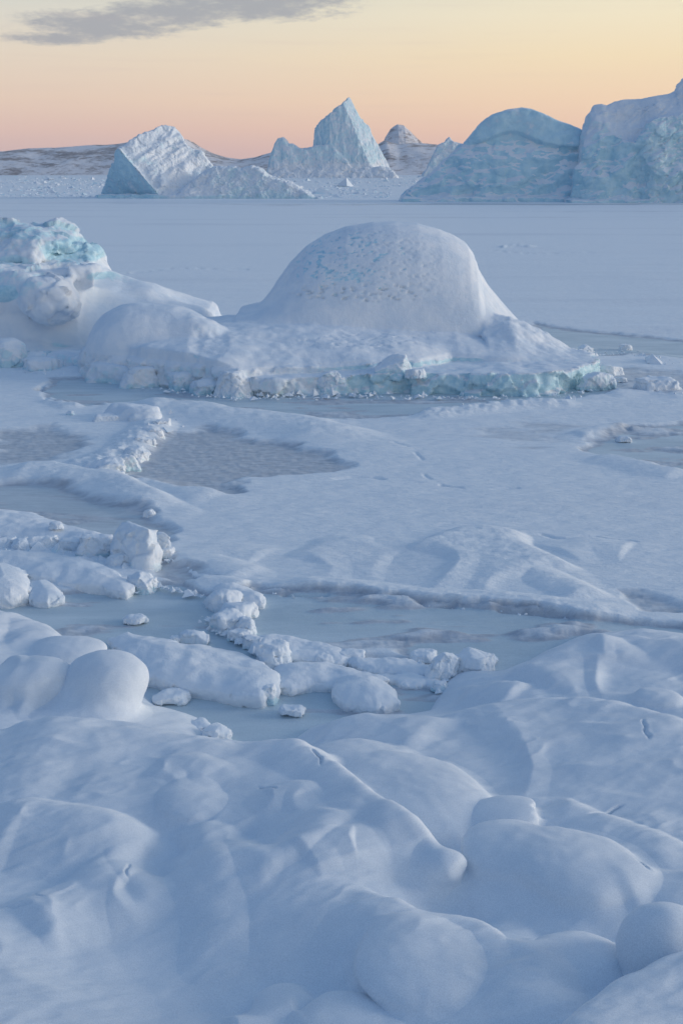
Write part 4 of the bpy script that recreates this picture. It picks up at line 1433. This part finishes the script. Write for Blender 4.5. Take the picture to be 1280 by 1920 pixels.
def build_floes():
    g = 'snow laden floes in the frozen channel'
    floe([(212, 1192), (240, 1180), (268, 1190), (330, 1204), (400, 1212), (455, 1226), (495, 1244), (520, 1268), (520, 1290), (488, 1302), (440, 1300), (350, 1280), (278, 1262), (232, 1232)], .42, 201,
         'biggest snow laden ice floe, lying diagonally in the channel left of the middle', group=g, edge=.22, dome=1.0)
    floe([(520, 1250), (560, 1240), (620, 1246), (690, 1262), (715, 1272), (690, 1284), (640, 1282), (590, 1282), (545, 1290), (522, 1285)], .26, 202,
         'snow covered floe right of the blocky ice lump, joined to the biggest floe', group=g, edge=.14)
    floe([(632, 1274), (670, 1266), (715, 1272), (742, 1290), (744, 1310), (705, 1318), (650, 1312), (630, 1296)], .34, 203, 'rounded white floe with a scalloped front, centre of the channel', group=g, edge=.2)
    floe([(475, 1192), (520, 1190), (600, 1206), (650, 1222), (672, 1236), (640, 1240), (560, 1234), (500, 1226), (470, 1210)], .20, 204, 'thin flat floe behind the blocky ice lump, edge of the grey channel', group=g, edge=.12)
    floe([(655, 1236), (720, 1232), (790, 1242), (826, 1252), (828, 1262), (760, 1262), (690, 1256)], .18, 205, 'low flat floe left of the tilted wedge of ice', group=g, edge=.1)
    floe([(700, 1266), (760, 1262), (826, 1272), (828, 1286), (760, 1284), (712, 1276)], .12, 206, 'thin sliver of floe in front of the tilted wedge of ice', group=g, edge=.08)
    floe([(-120, 1040), (0, 1034), (90, 1040), (170, 1044), (215, 1068), (246, 1094), (235, 1104), (170, 1092), (90, 1078), (0, 1070), (-120, 1068)], .40, 207,
         'long snow covered floe below the row of broken blocks, left edge', group=g, edge=.2, dome=1.2)
    floe([(-120, 950), (0, 956), (60, 962), (130, 985), (190, 1000), (215, 1018), (150, 1016), (70, 1005), (0, 1003), (-120, 1000)], .42, 208, 'snow bank floe above the row of broken blocks, left edge', group=g, edge=.25, dome=1.2)
    floe([(405, 1100), (440, 1094), (468, 1102), (492, 1120), (490, 1128), (450, 1124), (415, 1112)], .28, 209, 'rounded snow cushion at the top of the chain of ice lumps', name='ice_floe', group=g, edge=.18)
    floe([(350, 1062), (390, 1058), (440, 1074), (470, 1092), (430, 1096), (370, 1084)], .10, 210, 'very low snow wedge at the left bank of the long channel', group=g, edge=.1)
    floe([(-40, 1062), (10, 1058), (42, 1066), (58, 1085), (50, 1106), (20, 1112), (-40, 1108)], .55, 211, 'tall rounded snow boulder at the left edge above the teal ice', name='snow_boulder', cat='snow boulder', edge=.4, dome=.8, lumps=.3, ice=.1)
    floe([(56, 1090), (86, 1086), (108, 1102), (116, 1116), (90, 1122), (56, 1118)], .34, 212, 'smaller rounded snow boulder right of the one at the left edge above the teal ice', name='snow_boulder', cat='snow boulder', edge=.28, dome=.8, lumps=.3, ice=.1)


def build_blocks():
    b = block
    gd = 'broken blocks around the dome shaped iceberg'
    b(437, 742, 56, 50, 301, 'upright white ice block with sharp shoulders in front of the dome shaped iceberg', group=gd, ice=.3, soft=.25)
    b(392, 738, 60, 32, 302, 'lumpy low ice block touching the left side of the upright white one', group=gd, ice=.5)
    b(345, 730, 60, 36, 303, 'squat rounded ice block under the front of the low left hump', group=gd, ice=.5, soft=.6)
    b(262, 724, 66, 38, 304, 'small rounded ice lump beside the dark gap under the left hump', group=gd, ice=.35, soft=.5)
    b(208, 716, 90, 36, 305, 'wide shelf like block below the left end of the hump', group=gd, ice=.45, soft=.5, dr=.5)
    b(150, 688, 60, 24, 306, 'flat block between the craggy iceberg and the left hump', group=gd, ice=.5, soft=.4)
    b(618, 738, 44, 44, 309, 'thin upright shard of ice below the middle of the dome', group=gd, ice=.5, dr=.5, tilt=(0, -.2))
    b(742, 702, 50, 40, 312, 'pale translucent ice lump sitting on top of the shelf below the dome', group=gd, ice=.55, teal=.6, z0=.75)
    b(778, 706, 34, 16, 313, 'small flat chip on the shelf right of the translucent lump', group=gd, ice=.3, z0=.78)
    b(1122, 730, 64, 34, 316, 'pale green splintered shard at the right end of the shelf', group=gd, ice=.5, teal=.9, dr=.5, tilt=(0, .15), soft=.1)
    b(515, 698, 40, 24, 317, 'pointed snow capped lump where the snow skirt meets the shelf', group=gd, ice=.2, z0=.55)
    b(15, 690, 60, 54, 318, 'teal ice lump in front of the craggy iceberg at the left edge', group=gd, ice=.55, teal=.6, soft=.5)
    b(75, 696, 70, 26, 319, 'crumbly low rubble right of the teal lump at the left edge', group=gd, ice=.4)
    gr = 'ice chunks on the bare ice to the right of the dome'
    b(1228, 737, 62, 30, 321, 'heap of white ice rubble on the grey ice near the right edge', group=gr, ice=.2, soft=.1)
    b(1266, 736, 26, 12, 322, 'small chip at the right side of the rubble heap near the right edge', group=gr, ice=.2)
    b(1098, 662, 26, 16, 323, 'small lump on dark ice just behind the right end of the shelf', group=gr, ice=.2)
    b(1172, 657, 22, 12, 324, 'small pointed lump on the dark ice far right of the dome', group=gr, ice=.1)
    b(1150, 702, 46, 16, 325, 'slender white sliver lying right of the shelf end', group=gr, ice=.1, dr=.3, tilt=(0, .2))
    b(1160, 715, 30, 8, 326, 'tiny sliver below the slender white one', group=gr, ice=.1, dr=.4)
    b(1168, 827, 24, 10, 327, 'small white chip beside the grey pond at the right', group=gr, ice=.05, soft=.6)
    gp = 'slabs of the pressure ridge'
    b(178, 892, 96, 24, 331, 'long tilted plate of ice lying on the pressure ridge, lower left end', name='ice_slab', cat='ice slab', group=gp, ice=.3, dr=.35, rot=.35, tilt=(.2, -.25), soft=.15)
    b(225, 882, 62, 30, 332, 'thick greenish slab in the middle of the pressure ridge', name='ice_slab', cat='ice slab', group=gp, ice=.5, teal=.7, dr=.45, rot=.3, tilt=(.15, -.2), soft=.2)
    b(212, 900, 46, 16, 333, 'white triangular slab at the foot of the pressure ridge', name='ice_slab', cat='ice slab', group=gp, ice=.1, dr=.6, soft=.2)
    b(252, 862, 44, 26, 334, 'rough ice block above the greenish slab of the pressure ridge', group=gp, ice=.2, soft=.1)
    b(266, 840, 38, 24, 335, 'knobbly ice block halfway up the pressure ridge', group=gp, ice=.2, soft=.1)
    b(282, 822, 36, 22, 336, 'small ice block near the top of the pressure ridge', group=gp, ice=.2, soft=.1)
    b(300, 806, 36, 20, 337, 'topmost ice block of the pressure ridge beside the dark hollow', group=gp, ice=.2, soft=.1)
    b(245, 790, 130, 34, 338, 'smooth snow capped hump overhanging the dark hollow of the pressure ridge', name='ice_slab', cat='ice slab', group=gp, ice=.1, soft=.8, dr=.45)
    b(200, 793, 60, 18, 339, 'small snow capped block left of the snow hump on the pressure ridge', group=gp, ice=.1, soft=.5)
    b(132, 780, 14, 10, 340, 'tiny dark lump alone on the snow left of the pressure ridge', group=gp, ice=.6)
    gl = 'broken blocks on the left bank'
    b(252, 1062, 96, 86, 351, 'largest white ice block with a peaked top, left of centre', group=gl, ice=.15, soft=.25, dr=.6, cuts=11)
    b(290, 1040, 40, 46, 352, 'upright block leaning on the right side of the largest white block', group=gl, ice=.15, soft=.12)
    b(312, 1046, 26, 20, 353, 'small chunk at the right foot of the largest white block', group=gl, ice=.2)
    b(236, 1064, 66, 30, 354, 'flat block at the foot of the largest white block', group=gl, ice=.2, soft=.12, dr=.5)
    b(182, 1044, 62, 46, 355, 'rounded block above the dark gap left of the largest white block', group=gl, ice=.4, soft=.12)
    b(135, 1036, 56, 30, 356, 'low angular block in the row left of the dark gap', group=gl, ice=.2, soft=.12)
    b(80, 1030, 50, 26, 357, 'small block in the middle of the row near the left edge', group=gl, ice=.2, soft=.12)
    b(38, 1032, 36, 24, 358, 'crumbly chunk of the row near the left edge', group=gl, ice=.2, soft=.1)
    b(5, 1028, 40, 22, 359, 'block at the left edge end of the row', group=gl, ice=.2, soft=.12)
    b(105, 990, 24, 12, 360, 'little white chip on the snow bank above the row of blocks', group=gl, ice=0, soft=.6, z0=.4)
    b(262, 1106, 44, 36, 361, 'rough icy rubble at the right end of the long left floe', group=gl, ice=.35, soft=.05)
    b(283, 1104, 22, 22, 362, 'small rough chunk beside the rubble at the end of the long left floe', group=gl, ice=.35, soft=.1)
    b(280, 968, 20, 14, 363, 'tiny white knob on the drift between the two left channels', group=gl, ice=0, soft=.4)
    gc = 'chain of ice lumps across the channel'
    b(418, 1142, 62, 40, 371, 'rounded white lump second from the top of the chain of ice lumps', group=gc, ice=.1, soft=.7)
    b(445, 1160, 60, 30, 372, 'wedge shaped lump third from the top of the chain', group=gc, ice=.1, soft=.3)
    b(428, 1182, 60, 38, 373, 'thick lump with an icy front in the middle of the chain', group=gc, ice=.3, soft=.4)
    b(460, 1186, 34, 30, 374, 'small knob on the right side of the chain of lumps', group=gc, ice=.2, soft=.4)
    b(452, 1200, 40, 20, 375, 'low crumbly piece near the lower end of the chain', group=gc, ice=.3, soft=.1)
    b(480, 1214, 40, 22, 376, 'lowest crumbly piece of the chain above the bright blocky lump', group=gc, ice=.3, soft=.2)
    b(513, 1252, 64, 50, 377, 'bright blocky ice lump with sharp facets at the end of the biggest floe', group=gc, ice=.12, soft=.05, cuts=7)
    b(500, 1316, 36, 34, 378, 'rough ice piece under the right tip of the biggest floe', group=gc, ice=.45, teal=.5, soft=.2)
    b(545, 1340, 46, 18, 379, 'small low lump on the grey ice below the biggest floe', group=gc, ice=.1, soft=.5)
    b(612, 1246, 40, 20, 380, 'small snowy lump on the back edge of the thin flat floe', group=gc, ice=.1, soft=.5)
    b(655, 1240, 60, 22, 381, 'rounded snowy lump at the right end of the thin flat floe', group=gc, ice=.1, soft=.6)
    gi = 'small lumps alone on the channel ice'
    b(252, 1168, 42, 14, 391, 'small white lump alone on the teal ice, left', group=gi, ice=.1, soft=.6)
    b(365, 1203, 56, 20, 392, 'small white slab alone on the channel behind the biggest floe', group=gi, ice=.1, soft=.4, dr=.4)
    b(326, 1204, 20, 12, 393, 'tiny lump left of the small white slab behind the biggest floe', group=gi, ice=.1, soft=.5)
    b(318, 1318, 62, 24, 394, 'low rounded lump between the ball shaped knob and the biggest floe', group=gi, ice=.1, soft=.6)
    b(404, 1392, 52, 34, 395, 'crumbly icy lump at the shore edge right of the ball shaped knob', group=gi, ice=.3, soft=.15)
    b(375, 1372, 40, 22, 396, 'snowy lump just above the crumbly one at the shore edge', group=gi, ice=.1, soft=.4)
    gt = 'upended slabs at the right end of the channel'
    b(834, 1270, 54, 46, 401, 'tilted white wedge of ice with a sharp upright left edge, centre right', name='ice_slab', cat='ice slab', group=gt, ice=.1, soft=.08, dr=.5, tilt=(0, .45), cuts=3)
    b(888, 1266, 62, 46, 402, 'blocky snow covered ice lump right of the tilted wedge', group=gt, ice=.12, soft=.35, tilt=(0, .2))
    b(862, 1252, 30, 26, 403, 'small jagged piece behind the left side of the blocky snow covered lump', group=gt, ice=.1, soft=.1)
    b(792, 1238, 50, 18, 404, 'small flat snowy lump left of the tilted wedge, on the channel edge', group=gt, ice=.1, soft=.6)
    b(922, 1240, 22, 10, 405, 'tiny chip right of the blocky snow covered lump', group=gt, ice=.1, soft=.4)
    b(825, 1296, 26, 18, 406, 'little dark edged block in the crack below the tilted wedge', group=gt, ice=.5, soft=.1)
    b(48, 1216, 20, 18, 411, 'tiny upright chip on the snow slope at the left edge', group=None, ice=.05, soft=.2, z0=.3)


build_floes()
build_blocks()


def build_brash():
    """frozen-in rubble round the far bergs and the crumbs at the foot of the near ones: nobody could count it"""
    rng = np.random.RandomState(7)
    base = np.array([(1, 0, 0), (-1, 0, 0), (0, 1, 0), (0, -1, 0), (0, 0, 1), (0, 0, -.4)], float)
    tri = np.array([(0, 2, 4), (2, 1, 4), (1, 3, 4), (3, 0, 4), (2, 0, 5), (1, 2, 5), (3, 1, 5), (0, 3, 5)])

    def cloud(name, label, P, S, fl, grain, ice):
        n = len(P)
        yaw = rng.uniform(0, 6.28, n)
        c, s = np.cos(yaw), np.sin(yaw)
        B = base[None] * (1 + rng.uniform(-.45, .45, (n, 6, 3))) + rng.uniform(-.3, .3, (n, 6, 3))
        B[:, :, 2] *= fl[:, None]
        X = B[:, :, 0] * c[:, None] - B[:, :, 1] * s[:, None]; Y = B[:, :, 0] * s[:, None] + B[:, :, 1] * c[:, None]
        V = np.stack([X, Y, B[:, :, 2]], -1) * S[:, None, None] + P[:, None, :]
        Q = (tri[None] + (np.arange(n) * 6)[:, None, None]).reshape(-1, 3)
        o = mk_mesh(name, V.reshape(-1, 3), Q, M_ICE, {'ice': ice, 'teal': .3, 'grain': grain}, smooth=False, origin=(0, 0, 0))
        tag(o, label, 'ice rubble', kind='stuff')
    # far field: rows 331..376 of the picture
    n = 80000
    py = rng.uniform(0, 1, n) ** .8 * 42 + 331
    px = rng.uniform(-260, 1560, n)
    Y = HC / np.tan(PITCH - np.arctan((960 - py) / F))
    X = (px - 640) * Y * 1.0 / F
    dens = fbm(px / 60, py / 5.0, oct=4, seed=501)
    left = sstep(760, 700, px)
    keep = (rng.uniform(-.45, .5, n) < dens * 1.6 - .02) & ((left > .5) | (py < 352))
    keep &= (py < 372)
    px, py, X, Y = px[keep], py[keep], X[keep], Y[keep]
    S = np.exp(rng.normal(0, .6, len(X))) * (.10 + .00048 * Y)
    cloud('brash_ice', 'field of jumbled brash ice frozen in around the far icebergs', np.stack([X, Y, S * 0 + .05], 1), S, rng.uniform(.12, .6, len(X)), .5, np.repeat(rng.uniform(-.1, .6, len(X)), 6))
    # crumbs at the foot of the near bergs, the pressure ridge and the long channel's bank
    pts = []; sz = []
    def along(line, cnt, spread, s0, z=.08):
        line = np.array(line, float)
        seg = np.linalg.norm(np.diff(line, axis=0), axis=1); cum = np.concatenate([[0], np.cumsum(seg)])
        t = rng.uniform(0, cum[-1], cnt)
        a = np.interp(t, cum, line[:, 0]) + rng.normal(0, spread, cnt); b_ = np.interp(t, cum, line[:, 1]) + rng.normal(0, spread * .28, cnt)
        for q, w in zip(a, b_):
            x, y = W(q, w, z)
            pts.append((x, y, z)); sz.append(s0 * math.exp(rng.normal(0, .55)))
    along([(-40, 692), (60, 700), (160, 700), (260, 726), (440, 748), (640, 744), (900, 746), (1060, 741), (1130, 725)], 300, 8, .05)
    along([(0, 650), (150, 660), (180, 690)], 160, 14, .09)
    along([(480, 744), (560, 738), (700, 738)], 90, 12, .09)
    along([(1090, 665), (1180, 662), (1280, 690)], 70, 14, .09)
    along([(1180, 740), (1230, 736), (1280, 742)], 60, 10, .09)
    along([(135, 892), (200, 880), (245, 855), (275, 820), (310, 795)], 380, 11, .06)
    along([(310, 785), (420, 772), (520, 788)], 150, 8, .07)
    along([(760, 783), (880, 770), (1000, 758), (1100, 748)], 170, 7, .06)
    along([(10, 1032), (100, 1034), (200, 1052)], 150, 9, .05)
    along([(200, 1062), (280, 1070), (320, 1050)], 60, 10, .045)
    along([(240, 1108), (300, 1100), (380, 1118)], 90, 7, .04)
    along([(395, 1160), (430, 1190), (480, 1215), (530, 1240)], 160, 10, .04)
    along([(505, 1113), (700, 1130), (900, 1143), (1080, 1163)], 40, 4, .02)
    along([(370, 1365), (400, 1392), (430, 1396)], 60, 10, .03)
    along([(820, 1300), (828, 1275), (780, 1240)], 50, 8, .035)
    P = np.array(pts); S = np.array(sz)
    cloud('ice_crumbs', 'loose crumbs of ice scattered at the foot of blocks and along the pressure ridge', P, S, rng.uniform(.5, 1.0, len(S)), .03, np.repeat(rng.uniform(-.3, .45, len(S)), 6))


build_brash()


# ------------------------------------------------------------------ thin cold haze over the bay


def build_haze():
    me = bpy.data.meshes.new('haze')
    x0, x1, y0, y1, z0, z1 = -2400, 2400, -300, 2700, -9, 330
    v = [(x, y, z) for z in (z0, z1) for y in (y0, y1) for x in (x0, x1)]
    me.from_pydata(v, [], [(0, 2, 3, 1), (4, 5, 7, 6), (0, 1, 5, 4), (2, 6, 7, 3), (0, 4, 6, 2), (1, 3, 7, 5)])
    o = bpy.data.objects.new('haze', me)
    SC.collection.objects.link(o)
    m = bpy.data.materials.new('haze')
    m.use_nodes = True
    N = NT(m.node_tree)
    pv = N.n('ShaderNodeVolumePrincipled')
    pv.inputs['Color'].default_value = (.86, .86, .90, 1)
    pv.inputs['Density'].default_value = HAZE
    pv.inputs['Anisotropy'].default_value = .2
    out = N.n('ShaderNodeOutputMaterial')
    N.t.links.new(pv.outputs[0], out.inputs['Volume'])
    me.materials.append(m)
    tag(o, kind='stuff')


HAZE = .00009
build_haze()
